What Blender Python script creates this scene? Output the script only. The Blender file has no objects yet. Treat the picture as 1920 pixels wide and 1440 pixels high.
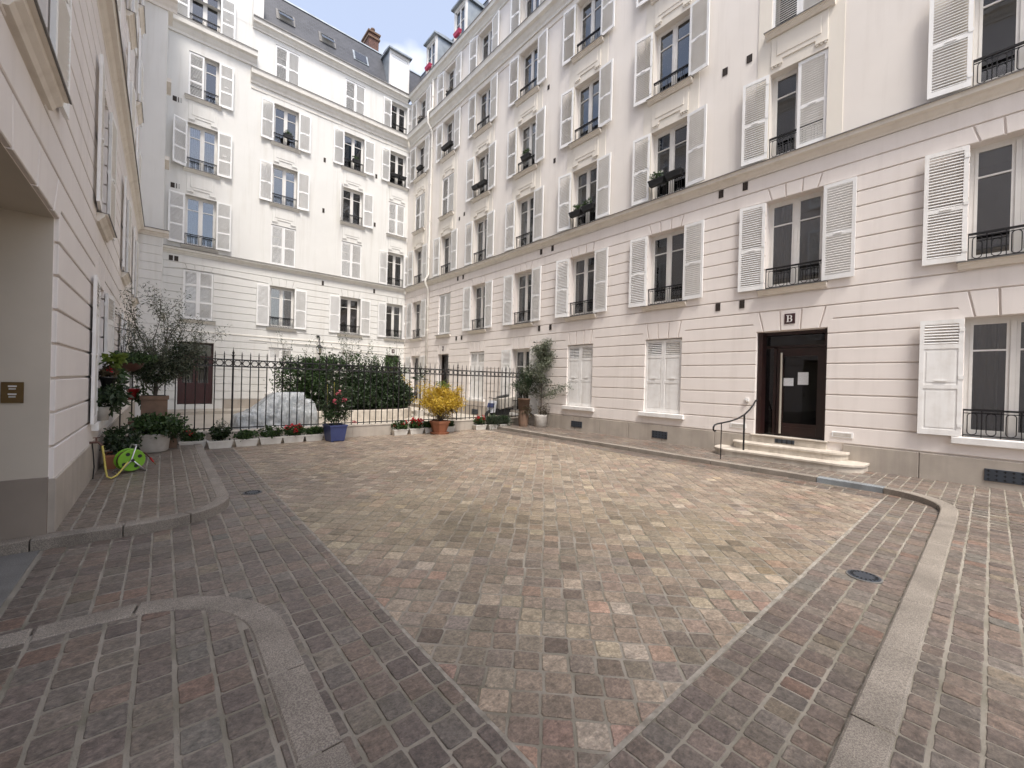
import bpy, math, random
import numpy as np
from mathutils import Vector, Matrix, noise
random.seed(7); rng = np.random.default_rng(7)
R = math.radians
S = bpy.context.scene
COL = S.collection

# ------------------------------------------------------------------ camera
H = 1.6
def cam_rot(y, p, r):
    f = np.array([math.sin(y)*math.cos(p), math.cos(y)*math.cos(p), math.sin(p)])
    r0 = np.array([math.cos(y), -math.sin(y), 0.0]); d0 = np.cross(f, r0)
    ri = math.cos(r)*r0 + math.sin(r)*d0
    dn = -math.sin(r)*r0 + math.cos(r)*d0
    return Matrix(((ri[0], -dn[0], -f[0]), (ri[1], -dn[1], -f[1]), (ri[2], -dn[2], -f[2])))
cam_d = bpy.data.cameras.new('camera'); cam = bpy.data.objects.new('camera', cam_d); COL.objects.link(cam)
cam.matrix_world = Matrix.Translation((0, 0, H)) @ cam_rot(R(40.444), R(-0.1636), R(-1.5266)).to_4x4()
cam_d.sensor_fit = 'HORIZONTAL'; cam_d.sensor_width = 36.0; cam_d.lens = 767.59/1920*36
cam_d.clip_start = 0.05; cam_d.clip_end = 800
S.camera = cam

# ------------------------------------------------------------------ sky, sun, exposure
SUN_EL, SUN_AZ = R(62), R(203)          # azimuth measured from +Y clockwise
w = bpy.data.worlds.new('World'); S.world = w; w.use_nodes = True
nt = w.node_tree; N = nt.nodes; L = nt.links
bg = N['Background']; bg.inputs['Strength'].default_value = 0.11
sky = N.new('ShaderNodeTexSky'); sky.sky_type = 'NISHITA'; sky.sun_disc = False
sky.sun_elevation = SUN_EL; sky.sun_rotation = SUN_AZ; sky.air_density = 1.0; sky.dust_density = 2.5; sky.ozone_density = 1.0
tc = N.new('ShaderNodeTexCoord'); mp = N.new('ShaderNodeMapping'); mp.inputs['Scale'].default_value = (1.6, 1.6, 2.6)
L.new(tc.outputs['Generated'], mp.inputs['Vector'])
nz = N.new('ShaderNodeTexNoise'); nz.inputs['Scale'].default_value = 1.7; nz.inputs['Detail'].default_value = 5; nz.inputs['Roughness'].default_value = 0.52
L.new(mp.outputs['Vector'], nz.inputs['Vector'])
rp = N.new('ShaderNodeValToRGB'); rp.color_ramp.elements[0].position = 0.54; rp.color_ramp.elements[1].position = 0.86
rp.color_ramp.elements[0].color = (.13, .13, .13, 1)
L.new(nz.outputs['Fac'], rp.inputs['Fac'])
mx = N.new('ShaderNodeMixRGB'); mx.inputs['Color2'].default_value = (8.6, 8.0, 7.2, 1)
L.new(rp.outputs['Color'], mx.inputs['Fac']); L.new(sky.outputs['Color'], mx.inputs['Color1'])
L.new(mx.outputs['Color'], bg.inputs['Color'])
sun_d = bpy.data.lights.new('sun', 'SUN'); sun_d.energy = 1.45; sun_d.angle = R(15); sun_d.color = (1, .945, .865)
sun = bpy.data.objects.new('sun', sun_d); COL.objects.link(sun); sun.location = (5, 5, 40)
sd = Vector((math.sin(SUN_AZ)*math.cos(SUN_EL), math.cos(SUN_AZ)*math.cos(SUN_EL), math.sin(SUN_EL)))
sun.rotation_euler = sd.to_track_quat('Z', 'Y').to_euler()
vs = S.view_settings; vs.view_transform = 'Standard'; vs.look = 'None'; vs.gamma = 1; vs.exposure = 1.46
try: vs.use_curve_mapping = False
except Exception: pass
S.render.engine = 'CYCLES'; S.cycles.use_denoising = True; S.cycles.max_bounces = 8; S.cycles.diffuse_bounces = 5
S.cycles.transparent_max_bounces = 12; S.cycles.sample_clamp_indirect = 6; S.cycles.caustics_reflective = False; S.cycles.caustics_refractive = False

# ------------------------------------------------------------------ mesh helpers
def inset(poly, d):
    n = len(poly); out = []
    for i in range(n):
        a, b, c = Vector(poly[i-1]), Vector(poly[i]), Vector(poly[(i+1) % n])
        e1 = b-a; e2 = c-b
        if e1.length < 1e-6 or e2.length < 1e-6: out.append(tuple(b)); continue
        n1 = Vector((-e1.y, e1.x)).normalized(); n2 = Vector((-e2.y, e2.x)).normalized()
        m = n1+n2
        if m.length < 1e-4: out.append(tuple(b+n1*d)); continue
        m.normalize(); k = d/max(.35, m.dot(n1)); out.append((b.x+m.x*k, b.y+m.y*k))
    return out
def area(p): return .5*sum(p[i-1][0]*p[i][1]-p[i][0]*p[i-1][1] for i in range(len(p)))
class MB:
    def __init__(s): s.v = []; s.f = []; s.m = []; s.mi = 0; s.cl = None; s.col = None
    def add(s, vs_, fs):
        o = len(s.v); s.v += [tuple(p) for p in vs_]; s.f += [tuple(i+o for i in q) for q in fs]; s.m += [s.mi]*len(fs)
        if s.cl is not None: s.cl += [s.col]*len(fs)
        return s
    def box(s, x0, x1, y0, y1, z0, z1):
        if x0 > x1: x0, x1 = x1, x0
        if y0 > y1: y0, y1 = y1, y0
        if z0 > z1: z0, z1 = z1, z0
        return s.add([(x0,y0,z0),(x1,y0,z0),(x1,y1,z0),(x0,y1,z0),(x0,y0,z1),(x1,y0,z1),(x1,y1,z1),(x0,y1,z1)],
              [(0,3,2,1),(4,5,6,7),(0,1,5,4),(1,2,6,5),(2,3,7,6),(3,0,4,7)])
    def cbox(s, c, sz, rot=None):
        hx, hy, hz = sz[0]/2, sz[1]/2, sz[2]/2
        vv = [Vector((x*hx, y*hy, z*hz)) for z in (-1, 1) for x, y in ((-1,-1),(1,-1),(1,1),(-1,1))]
        if rot is not None: vv = [rot @ q for q in vv]
        c = Vector(c)
        return s.add([q+c for q in vv], [(0,3,2,1),(4,5,6,7),(0,1,5,4),(1,2,6,5),(2,3,7,6),(3,0,4,7)])
    def slab(s, poly, y0, y1, bev=0.0):
        """polygon in (x,z) on a facade, from y0 (back) out to y1 (front, smaller y)"""
        if area(poly) < 0: poly = poly[::-1]
        n = len(poly)
        fr = inset(poly, bev) if bev else poly
        V = [(p[0], y0, p[1]) for p in poly]
        rings = 1
        if bev: V += [(p[0], y1+bev*.8, p[1]) for p in poly]; rings = 2
        V += [(p[0], y1, p[1]) for p in fr]
        F = []
        for k in range(rings):
            for i in range(n):
                j = (i+1) % n; F.append((k*n+i, k*n+j, (k+1)*n+j, (k+1)*n+i))
        F.append(tuple(rings*n+i for i in range(n)))
        return s.add(V, F)
    def plate(s, poly, z0, z1, bev=0.0, bottom=False):
        """polygon in (x,y) from z0 up to z1"""
        if area(poly) < 0: poly = poly[::-1]
        n = len(poly); fr = inset(poly, bev) if bev else poly
        V = [(p[0], p[1], z0) for p in poly]; rings = 1
        if bev: V += [(p[0], p[1], z1-bev*.8) for p in poly]; rings = 2
        V += [(p[0], p[1], z1) for p in fr]; F = []
        for k in range(rings):
            for i in range(n):
                j = (i+1) % n; F.append((k*n+i, k*n+j, (k+1)*n+j, (k+1)*n+i))
        F.append(tuple(rings*n+i for i in range(n)))
        if bottom: F.append(tuple(range(n))[::-1])
        return s.add(V, F)
    def extrude_x(s, prof, x0, x1):
        """closed profile of (y,z) swept along x, capped"""
        n = len(prof)
        V = [(x0, p[0], p[1]) for p in prof]+[(x1, p[0], p[1]) for p in prof]
        F = [(i, (i+1) % n, n+(i+1) % n, n+i) for i in range(n)]+[tuple(range(n))[::-1], tuple(range(n, 2*n))]
        return s.add(V, F)
    def tube(s, pts, r, n=6, cap=True):
        pts = [Vector(p) for p in pts]; o = len(s.v); m = len(pts)
        rr = r if isinstance(r, (list, tuple)) else [r]*m
        up = Vector((0, 0, 1)); V = []; prev = None
        for i, p in enumerate(pts):
            t = (pts[min(i+1, m-1)]-pts[max(i-1, 0)]).normalized()
            if prev is None:
                a = t.cross(up)
                if a.length < .05: a = t.cross(Vector((1, 0, 0)))
            else: a = prev - t*prev.dot(t)
            a.normalize(); prev = a; b = t.cross(a)
            for k in range(n):
                q = 2*math.pi*k/n; V.append(p+(a*math.cos(q)+b*math.sin(q))*rr[i])
        F = [(i*n+k, i*n+(k+1) % n, (i+1)*n+(k+1) % n, (i+1)*n+k) for i in range(m-1) for k in range(n)]
        if cap: F += [tuple(range(n))[::-1], tuple((m-1)*n+k for k in range(n))]
        return s.add(V, F)
    def lathe(s, prof, c=(0, 0, 0), n=20, cap=True):
        V = []; m = len(prof)
        for r, z in prof:
            for k in range(n):
                a = 2*math.pi*k/n; V.append((c[0]+r*math.cos(a), c[1]+r*math.sin(a), c[2]+z))
        F = [(i*n+k, i*n+(k+1) % n, (i+1)*n+(k+1) % n, (i+1)*n+k) for i in range(m-1) for k in range(n)]
        if cap: F += [tuple(range(n))[::-1], tuple((m-1)*n+k for k in range(n))]
        return s.add(V, F)
    def mesh(s, name, mats, smooth=False):
        me = bpy.data.meshes.new(name); me.from_pydata(s.v, [], s.f)
        for m in (mats if isinstance(mats, (list, tuple)) else [mats]): me.materials.append(m)
        if any(s.m): me.polygons.foreach_set('material_index', s.m)
        if smooth: me.polygons.foreach_set('use_smooth', [True]*len(s.f))
        if s.cl is not None:
            at = me.attributes.new('tint', 'FLOAT_COLOR', 'FACE'); at.data.foreach_set('color', [x for c in s.cl for x in (*c, 1)])
        me.update(); return me
    def build(s, name, mats, parent=None, smooth=False, kind=None, loc=None, rz=None):
        return link(name, s.mesh(name, mats, smooth), parent, kind, loc, rz)
def link(name, data, parent=None, kind=None, loc=None, rz=None):
    o = bpy.data.objects.new(name, data); COL.objects.link(o)
    if parent is not None: o.parent = parent
    if loc is not None: o.location = loc
    if rz is not None: o.rotation_euler = (0, 0, rz)
    if kind: o['kind'] = kind
    return o
def thing(name, label, cat, loc=(0, 0, 0), rz=0, group=None):
    o = link(name, None, loc=loc, rz=rz); o.empty_display_size = .2; return tag(o, label, cat, group)
def tag(o, label, cat, group=None):
    o['label'] = label; o['category'] = cat
    if group: o['group'] = group
    return o
def struct(o): o['kind'] = 'structure'; return o

# ------------------------------------------------------------------ materials
def mk(name):
    m = bpy.data.materials.new(name); m.use_nodes = True; t = m.node_tree
    return m, t.nodes, t.links, t.nodes['Principled BSDF']
def add(n, kind, **k):
    x = n.new(kind)
    for a, b in k.items(): setattr(x, a, b)
    return x
def noise_n(n, l, vec, scale, det=4, rough=.55):
    x = n.new('ShaderNodeTexNoise'); x.inputs['Scale'].default_value = scale; x.inputs['Detail'].default_value = det; x.inputs['Roughness'].default_value = rough
    l.new(vec, x.inputs['Vector']); return x.outputs['Fac']
def ramp(n, l, fac, a, b, ca=(0,0,0,1), cb=(1,1,1,1)):
    x = n.new('ShaderNodeValToRGB'); x.color_ramp.elements[0].position = a; x.color_ramp.elements[1].position = b
    x.color_ramp.elements[0].color = ca; x.color_ramp.elements[1].color = cb; l.new(fac, x.inputs['Fac']); return x.outputs['Color']
def mix(n, l, fac, a, b, mode='MIX'):
    x = n.new('ShaderNodeMixRGB'); x.blend_type = mode
    for s_, v_ in (('Fac', fac), ('Color1', a), ('Color2', b)):
        if isinstance(v_, (int, float)): x.inputs[s_].default_value = v_
        elif isinstance(v_, tuple): x.inputs[s_].default_value = v_ if len(v_) == 4 else (*v_, 1)
        else: l.new(v_, x.inputs[s_])
    return x.outputs['Color']
def pos(n, l, scale=(1,1,1)):
    g = n.new('ShaderNodeNewGeometry'); mpp = n.new('ShaderNodeMapping'); mpp.inputs['Scale'].default_value = scale
    l.new(g.outputs['Position'], mpp.inputs['Vector']); return mpp.outputs['Vector']
def bump(n, l, b, h, strength, dist):
    x = n.new('ShaderNodeBump'); x.inputs['Strength'].default_value = strength; x.inputs['Distance'].default_value = dist
    l.new(h, x.inputs['Height']); l.new(x.outputs['Normal'], b.inputs['Normal'])
def surf(name, c, c2=None, scale=6, rough=.6, bs=0, bscale=60, bd=.004, metal=0, spec=None, streak=None, lo=.35, hi=.7):
    m, n, l, b = mk(name); P = pos(n, l)
    c2 = c2 or tuple(x*.82 for x in c)
    col = mix(n, l, ramp(n, l, noise_n(n, l, P, scale, 6), lo, hi), c, c2)
    if streak:
        f = ramp(n, l, noise_n(n, l, pos(n, l, (5, 5, .35)), 1.0, 5, .6), .5, .78)
        col = mix(n, l, mix(n, l, 1.0, f, (streak[3],)*3, 'MULTIPLY'), col, streak[:3])
    l.new(col, b.inputs['Base Color']); b.inputs['Roughness'].default_value = rough; b.inputs['Metallic'].default_value = metal
    if spec is not None: b.inputs['Specular IOR Level'].default_value = spec
    if bs: bump(n, l, b, noise_n(n, l, P, bscale, 3), bs, bd)
    return m
M = {}
M['wall_r'] = surf('pink_cream_render', (.84, .785, .745), (.80, .745, .705), 1.3, .85, .25, 90, .004, streak=(.5, .45, .40, .22))
M['wall_up'] = surf('pale_render', (.83, .785, .735), (.785, .74, .69), .8, .85, .2, 80, .004, streak=(.5, .45, .4, .24))
M['strip'] = surf('cream_render', (.80, .755, .675), (.77, .725, .65), 1.2, .85, .25, 90, .004, streak=(.55, .48, .38, .2))
M['wall_b'] = surf('white_render', (.74, .735, .71), (.70, .695, .67), .9, .85, .2, 80, .004, streak=(.46, .43, .37, .3))
M['wall_l'] = surf('grey_pink_render', (.79, .745, .71), (.745, .70, .67), 1.2, .85, .25, 90, .004, streak=(.45, .4, .38, .22))
M['porch'] = surf('porch_paint', (.54, .485, .415), (.49, .44, .375), 1.5, .7, .1, 60)
M['porch_low'] = surf('porch_plinth_paint', (.27, .228, .19), (.225, .19, .16), 2, .7, .15, 40)
M['mould'] = surf('moulding_stone', (.80, .755, .69), (.75, .70, .635), 2, .85, .25, 70, .004, streak=(.42, .37, .31, .3))
M['mould_b'] = surf('white_moulding', (.79, .77, .72), (.73, .705, .655), 2, .85, .2, 70, .004, streak=(.45, .42, .36, .3))
M['plinth'] = surf('plinth_stone', (.46, .41, .355), (.36, .32, .275), 2.2, .8, .4, 40, .006, streak=(.27, .23, .2, .55))
M['limestone'] = surf('step_stone', (.62, .565, .49), (.40, .355, .30), 4, .75, .45, 50, .006, streak=(.2, .17, .14, .5))
M['lead'] = surf('lead_flashing', (.13, .125, .12), (.2, .19, .18), 5, .5, .2, 40)
M['white'] = surf('white_shutter_paint', (.86, .86, .855), (.81, .81, .80), 3, .45, .12, 70, .002, streak=(.5, .48, .44, .25))
M['white_old'] = surf('worn_white_paint', (.82, .815, .80), (.73, .715, .69), 5, .5, .2, 60, .003, lo=.45, hi=.75, streak=(.42, .38, .33, .4))
M['frame'] = surf('window_frame_paint', (.78, .765, .735), (.72, .70, .67), 4, .4)
M['iron'] = surf('black_iron', (.012, .012, .014), (.022, .02, .02), 8, .42, .2, 120, .001, spec=.4)
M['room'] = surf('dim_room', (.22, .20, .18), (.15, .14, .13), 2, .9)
M['sheer'] = surf('sheer_curtain', (.62, .59, .55), (.52, .5, .47), 6, .9)
M['curtain_grey'] = surf('grey_curtain', (.34, .33, .32), (.26, .26, .25), 6, .9)
M['slate'] = None
M['zinc'] = surf('zinc', (.36, .40, .43), (.25, .28, .31), 3, .4, .1, 30, metal=.35)
M['mortar'] = surf('joint_mortar', (.32, .29, .245), (.17, .157, .118), 2.6, .95, .9, 150, .006, lo=.4, hi=.7)
M['granite'] = None
M['mortar_light'] = surf('fresh_mortar', (.36, .33, .285), (.17, .153, .125), 14, .95, .6, 90, .006)
M['yard'] = surf('yard_concrete', (.45, .41, .35), (.37, .335, .285), 1.2, .9, .3, 60)
M['earth'] = surf('soil', (.05, .035, .025), (.03, .022, .016), 20, .95, .6, 60, .01)
M['terracotta'] = surf('terracotta', (.36, .145, .075), (.29, .12, .065), 6, .75, .2, 40)
M['terracotta_old'] = surf('dull_terracotta', (.20, .125, .085), (.13, .085, .06), 6, .85, .3, 40)
M['trough'] = surf('white_plastic', (.66, .64, .60), (.56, .53, .48), 5, .45, streak=(.3, .26, .2, .3))
M['pot_white'] = surf('pale_pot', (.56, .53, .49), (.42, .385, .34), 6, .6)
M['blue'] = surf('blue_plastic', (.045, .06, .17), (.055, .075, .19), 5, .4)
M['black'] = surf('black_plastic', (.012, .012, .013), (.02, .02, .02), 5, .5)
M['pink_box'] = surf('pink_planter', (.55, .05, .12), (.5, .04, .1), 4, .5)
M['red_pot'] = surf('red_pot', (.42, .025, .03), (.36, .02, .02), 4, .4)
M['brown_bowl'] = surf('brown_bowl', (.10, .045, .03), (.08, .035, .025), 4, .5)
M['wood_dark'] = surf('dark_varnished_wood', (.030, .012, .010), (.018, .008, .007), 7, .28, spec=.5)
M['wood_red'] = surf('burgundy_door_paint', (.05, .010, .010), (.038, .008, .008), 5, .4)
M['steel'] = surf('brushed_steel', (.66, .62, .53), (.6, .56, .48), 6, .4, metal=.6)
M['alu'] = surf('aluminium_tube', (.72, .73, .74), (.68, .69, .7), 6, .3, metal=.8)
M['brass'] = surf('brass_plate', (.20, .135, .06), (.16, .105, .05), 8, .35, metal=.7)
M['reel'] = surf('lime_plastic', (.20, .44, .03), (.17, .38, .025), 4, .4)
M['hose_y'] = surf('yellow_hose', (.52, .44, .10), (.45, .37, .08), 6, .5)
M['hose_b'] = surf('brown_hose', (.09, .04, .03), (.07, .03, .025), 6, .5)
M['plate_red'] = surf('sign_enamel', (.05, .02, .022), (.045, .018, .02), 4, .3)
M['ink'] = surf('sign_white', (.8, .79, .76), (.78, .77, .74), 4, .4)
M['grate'] = surf('cast_iron_grate', (.035, .045, .06), (.03, .035, .045), 8, .5)
M['hole'] = surf('dark_void', (.008, .008, .008), (.006, .006, .006), 4, .9)
M['vent'] = surf('vent_brown', (.05, .035, .028), (.035, .026, .02), 8, .7)
M['brick'] = surf('chimney_brick', (.17, .09, .07), (.12, .065, .055), 5, .85, .3, 60)
M['pipe'] = surf('cream_downpipe', (.74, .715, .66), (.7, .675, .62), 3, .5)
M['bark'] = surf('bark', (.09, .07, .055), (.05, .04, .032), 14, .9, .6, 50, .004)
M['stem'] = surf('green_stem', (.07, .09, .03), (.05, .06, .02), 8, .7)
M['body_white'] = surf('scooter_white', (.62, .64, .68), (.56, .58, .62), 4, .35)
M['body_blue'] = surf('scooter_blue', (.05, .06, .14), (.04, .05, .12), 4, .35)
M['rubber'] = surf('rubber', (.015, .015, .015), (.02, .02, .02), 8, .8)
# glass: partly clear, partly mirror by angle
def glass(name, tint, ior=2.15):
    m, n, l, b = mk(name); n.remove(b)
    tr = n.new('ShaderNodeBsdfTransparent'); tr.inputs['Color'].default_value = (*tint, 1)
    gl = n.new('ShaderNodeBsdfGlossy'); gl.inputs['Roughness'].default_value = .015; gl.inputs['Color'].default_value = (.95, .97, 1, 1)
    fr = n.new('ShaderNodeFresnel'); fr.inputs['IOR'].default_value = ior
    bp = n.new('ShaderNodeBump'); bp.inputs['Strength'].default_value = .05; bp.inputs['Distance'].default_value = .02
    l.new(noise_n(n, l, pos(n, l), 2.0, 1), bp.inputs['Height']); l.new(bp.outputs['Normal'], gl.inputs['Normal'])
    mxx = n.new('ShaderNodeMixShader'); l.new(fr.outputs['Fac'], mxx.inputs['Fac']); l.new(tr.outputs[0], mxx.inputs[1]); l.new(gl.outputs[0], mxx.inputs[2])
    l.new(mxx.outputs[0], n['Material Output'].inputs['Surface']); return m
M['glass'] = glass('window_glass', (.62, .63, .63)); M['glass_dark'] = glass('tinted_door_glass', (.3, .28, .27), 1.6)
M['glass_amber'] = glass('lamp_glass', (.75, .72, .65))
def granite(name, a, b2):
    m, n, l, b = mk(name); P = pos(n, l)
    c = mix(n, l, ramp(n, l, noise_n(n, l, P, 160, 3, .7), .4, .6), a, b2)
    c = mix(n, l, ramp(n, l, noise_n(n, l, P, 2.5, 4), .4, .7), c, mix(n, l, .45, c, (.06, .05, .04)))
    l.new(c, b.inputs['Base Color']); b.inputs['Roughness'].default_value = .75
    bump(n, l, b, noise_n(n, l, P, 120, 3), .5, .004); return m
M['granite'] = granite('kerb_granite', (.36, .32, .27), (.165, .143, .122))
M['granite_blue'] = granite('blue_kerb_granite', (.33, .36, .375), (.17, .19, .21))
M['granite_slab'] = granite('grey_granite_slab', (.22, .215, .205), (.13, .128, .122))
def stone(name, obj):
    """paving stone: base colour from the piece itself, grain and wear from noise"""
    m, n, l, b = mk(name); P = pos(n, l)
    if obj:
        oi = n.new('ShaderNodeObjectInfo'); base = oi.outputs['Color']
    else:
        at = n.new('ShaderNodeAttribute'); at.attribute_name = 'tint'; base = at.outputs['Color']
    g = noise_n(n, l, P, 55, 8, .72)
    c = mix(n, l, ramp(n, l, g, .32, .68), mix(n, l, 1.0, base, (1.38, 1.35, 1.3), 'MULTIPLY'), mix(n, l, 1.0, base, (.5, .49, .48), 'MULTIPLY'))
    pv = pos(n, l, (1, 4.5, 1)); vein = noise_n(n, l, pv, 24, 5, .65)
    c = mix(n, l, ramp(n, l, vein, .54, .68, (0, 0, 0, 1), (.6, .6, .6, 1)), c, mix(n, l, 1.0, base, (1.55, 1.45, 1.32), 'MULTIPLY'))
    sp = noise_n(n, l, P, 9, 5, .7)
    m2 = noise_n(n, l, P, 21, 4, .6); c = mix(n, l, 1.0, c, ramp(n, l, m2, .34, .66, (.72, .72, .71, 1), (1.26, 1.25, 1.23, 1)), 'MULTIPLY')
    c = mix(n, l, ramp(n, l, sp, .54, .72, (0, 0, 0, 1), (.6, .6, .6, 1)), c, mix(n, l, 1.0, base, (.42, .41, .38), 'MULTIPLY'))
    st_ = noise_n(n, l, P, .9, 5, .6)
    c = mix(n, l, 1.0, c, ramp(n, l, st_, .32, .68, (.8, .79, .77, 1), (1.14, 1.13, 1.11, 1)), 'MULTIPLY')
    ms = mix(n, l, 1.0, ramp(n, l, noise_n(n, l, pos(n, l, (1, 1, 1)), 1.7, 6, .65), .52, .75, (0, 0, 0, 1), (.28, .28, .28, 1)), ramp(n, l, sp, .4, .6), 'MULTIPLY')
    c = mix(n, l, ms, c, (.10, .095, .045))
    l.new(c, b.inputs['Base Color']); b.inputs['Roughness'].default_value = .4; b.inputs['Specular IOR Level'].default_value = .5
    h = mix(n, l, .55, g, noise_n(n, l, P, 16, 4, .6))
    bump(n, l, b, h, .8, .013); return m
M['stone_o'] = stone('paving_stone_piece', True); M['stone_a'] = stone('paving_stone_field', False)
def slate():
    m, n, l, b = mk('slate_roof')
    tcn = n.new('ShaderNodeTexCoord'); br = n.new('ShaderNodeTexBrick'); l.new(tcn.outputs['UV'], br.inputs['Vector'])
    br.inputs['Scale'].default_value = 1; br.inputs['Brick Width'].default_value = .22; br.inputs['Row Height'].default_value = .14; br.inputs['Mortar Size'].default_value = .012
    br.inputs['Color1'].default_value = (.03, .034, .045, 1); br.inputs['Color2'].default_value = (.052, .056, .07, 1); br.inputs['Mortar'].default_value = (.015, .016, .02, 1)
    c = mix(n, l, ramp(n, l, noise_n(n, l, pos(n, l), 1.2, 5), .4, .75), br.outputs['Color'], (.065, .068, .08))
    l.new(c, b.inputs['Base Color']); b.inputs['Roughness'].default_value = .55
    bump(n, l, b, br.outputs['Fac'], -.5, .01); return m
M['slate'] = slate()
def leafmat(name, a, b2, trans=.25):
    m, n, l, b = mk(name); at = n.new('ShaderNodeAttribute'); at.attribute_name = 'var'
    c = mix(n, l, at.outputs['Fac'], a, b2); l.new(c, b.inputs['Base Color']); b.inputs['Roughness'].default_value = .5
    tr = n.new('ShaderNodeBsdfTranslucent'); l.new(c, tr.inputs['Color']); mxx = n.new('ShaderNodeMixShader'); mxx.inputs['Fac'].default_value = trans
    l.new(b.outputs[0], mxx.inputs[1]); l.new(tr.outputs[0], mxx.inputs[2]); l.new(mxx.outputs[0], n['Material Output'].inputs['Surface']); return m
M['leaf_dark'] = leafmat('dark_leaf', (.011, .026, .009), (.04, .07, .024))
M['leaf_mid'] = leafmat('mid_leaf', (.018, .045, .011), (.058, .105, .028))
M['leaf_olive'] = leafmat('olive_leaf', (.045, .06, .034), (.17, .185, .125))
M['leaf_grey'] = leafmat('grey_leaf', (.04, .06, .04), (.12, .15, .1))
M['leaf_yellow'] = leafmat('yellow_leaf', (.30, .18, .015), (.72, .52, .06), .35)
M['leaf_lime'] = leafmat('lime_leaf', (.08, .13, .02), (.2, .26, .05))
M['leaf_brown'] = leafmat('bronze_leaf', (.045, .035, .02), (.11, .085, .045))
M['petal_red'] = leafmat('red_petal', (.35, .008, .015), (.55, .02, .03), .15)
M['petal_pink'] = leafmat('pink_petal', (.55, .09, .14), (.72, .2, .24), .2)
M['petal_white'] = leafmat('white_petal', (.7, .66, .62), (.8, .78, .74), .2)
def plastic_sheet():
    m, n, l, b = mk('clear_plastic_sheet'); P = pos(n, l)
    l.new(mix(n, l, ramp(n, l, noise_n(n, l, P, 7, 5), .35, .7), (.46, .50, .52), (.8, .82, .83)), b.inputs['Base Color'])
    b.inputs['Roughness'].default_value = .22; b.inputs['Specular IOR Level'].default_value = .8
    tr = n.new('ShaderNodeBsdfTransparent'); tr.inputs['Color'].default_value = (.85, .9, .92, 1); mxx = n.new('ShaderNodeMixShader'); mxx.inputs['Fac'].default_value = .22
    l.new(b.outputs[0], mxx.inputs[1]); l.new(tr.outputs[0], mxx.inputs[2]); l.new(mxx.outputs[0], n['Material Output'].inputs['Surface'])
    bump(n, l, b, noise_n(n, l, pos(n, l, (1, 1, .6)), 7, 4, .55), 1.0, .09); return m
M['sheet'] = plastic_sheet()
def paper():
    m, n, l, b = mk('typed_notice'); g = n.new('ShaderNodeTexCoord'); wv = n.new('ShaderNodeTexWave'); wv.bands_direction = 'Z'; wv.inputs['Scale'].default_value = 18
    l.new(g.outputs['Object'], wv.inputs['Vector'])
    f = mix(n, l, 1.0, ramp(n, l, wv.outputs['Fac'], .72, .85), ramp(n, l, noise_n(n, l, g.outputs['Object'], 60, 2), .42, .5), 'MULTIPLY')
    l.new(mix(n, l, f, (.75, .77, .79), (.5, .51, .53)), b.inputs['Base Color']); b.inputs['Roughness'].default_value = .6; return m
M['paper'] = paper()

# ------------------------------------------------------------------ ground, pavings, kerbs
XR, XL, YB = 10.4, -0.79, 21.7          # courtyard faces of the three wings
ZR, ZL, ZI = 0.09, 0.10, 0.05           # pavement heights: right, left, entrance corner
g = MB(); g.plate([(-120, -120), (140, -120), (140, 140), (-120, 140)], -.4, -.03)
struct(g.build('ground', M['yard']))

def clip(poly, planes):
    for (px, py, nx, ny) in planes:     # keep (p-q).n >= 0
        out = []
        for i in range(len(poly)):
            a, b = poly[i-1], poly[i]
            da = (a[0]-px)*nx+(a[1]-py)*ny; db = (b[0]-px)*nx+(b[1]-py)*ny
            if (da >= 0) != (db >= 0):
                t = da/(da-db); out.append((a[0]+(b[0]-a[0])*t, a[1]+(b[1]-a[1])*t))
            if db >= 0: out.append(b)
        poly = out
        if len(poly) < 3: return []
    return poly
def arc_plane(cx, cy, c, r, inside):
    d = Vector((c[0]-cx, c[1]-cy)); d = d.normalized() if d.length > 1e-5 else Vector((1, 0))
    return (cx+d.x*r, cy+d.y*r, -d.x, -d.y) if inside else (cx+d.x*r, cy+d.y*r, d.x, d.y)
def dip(x):
    t = min(1, max(0, (x-7.3)/1.4)); t = t*t*(3-2*t); return -.062*(1-t)   # the near kerb runs down almost flush with the gutter
def jit(): return random.uniform(-1, 1)
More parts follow.
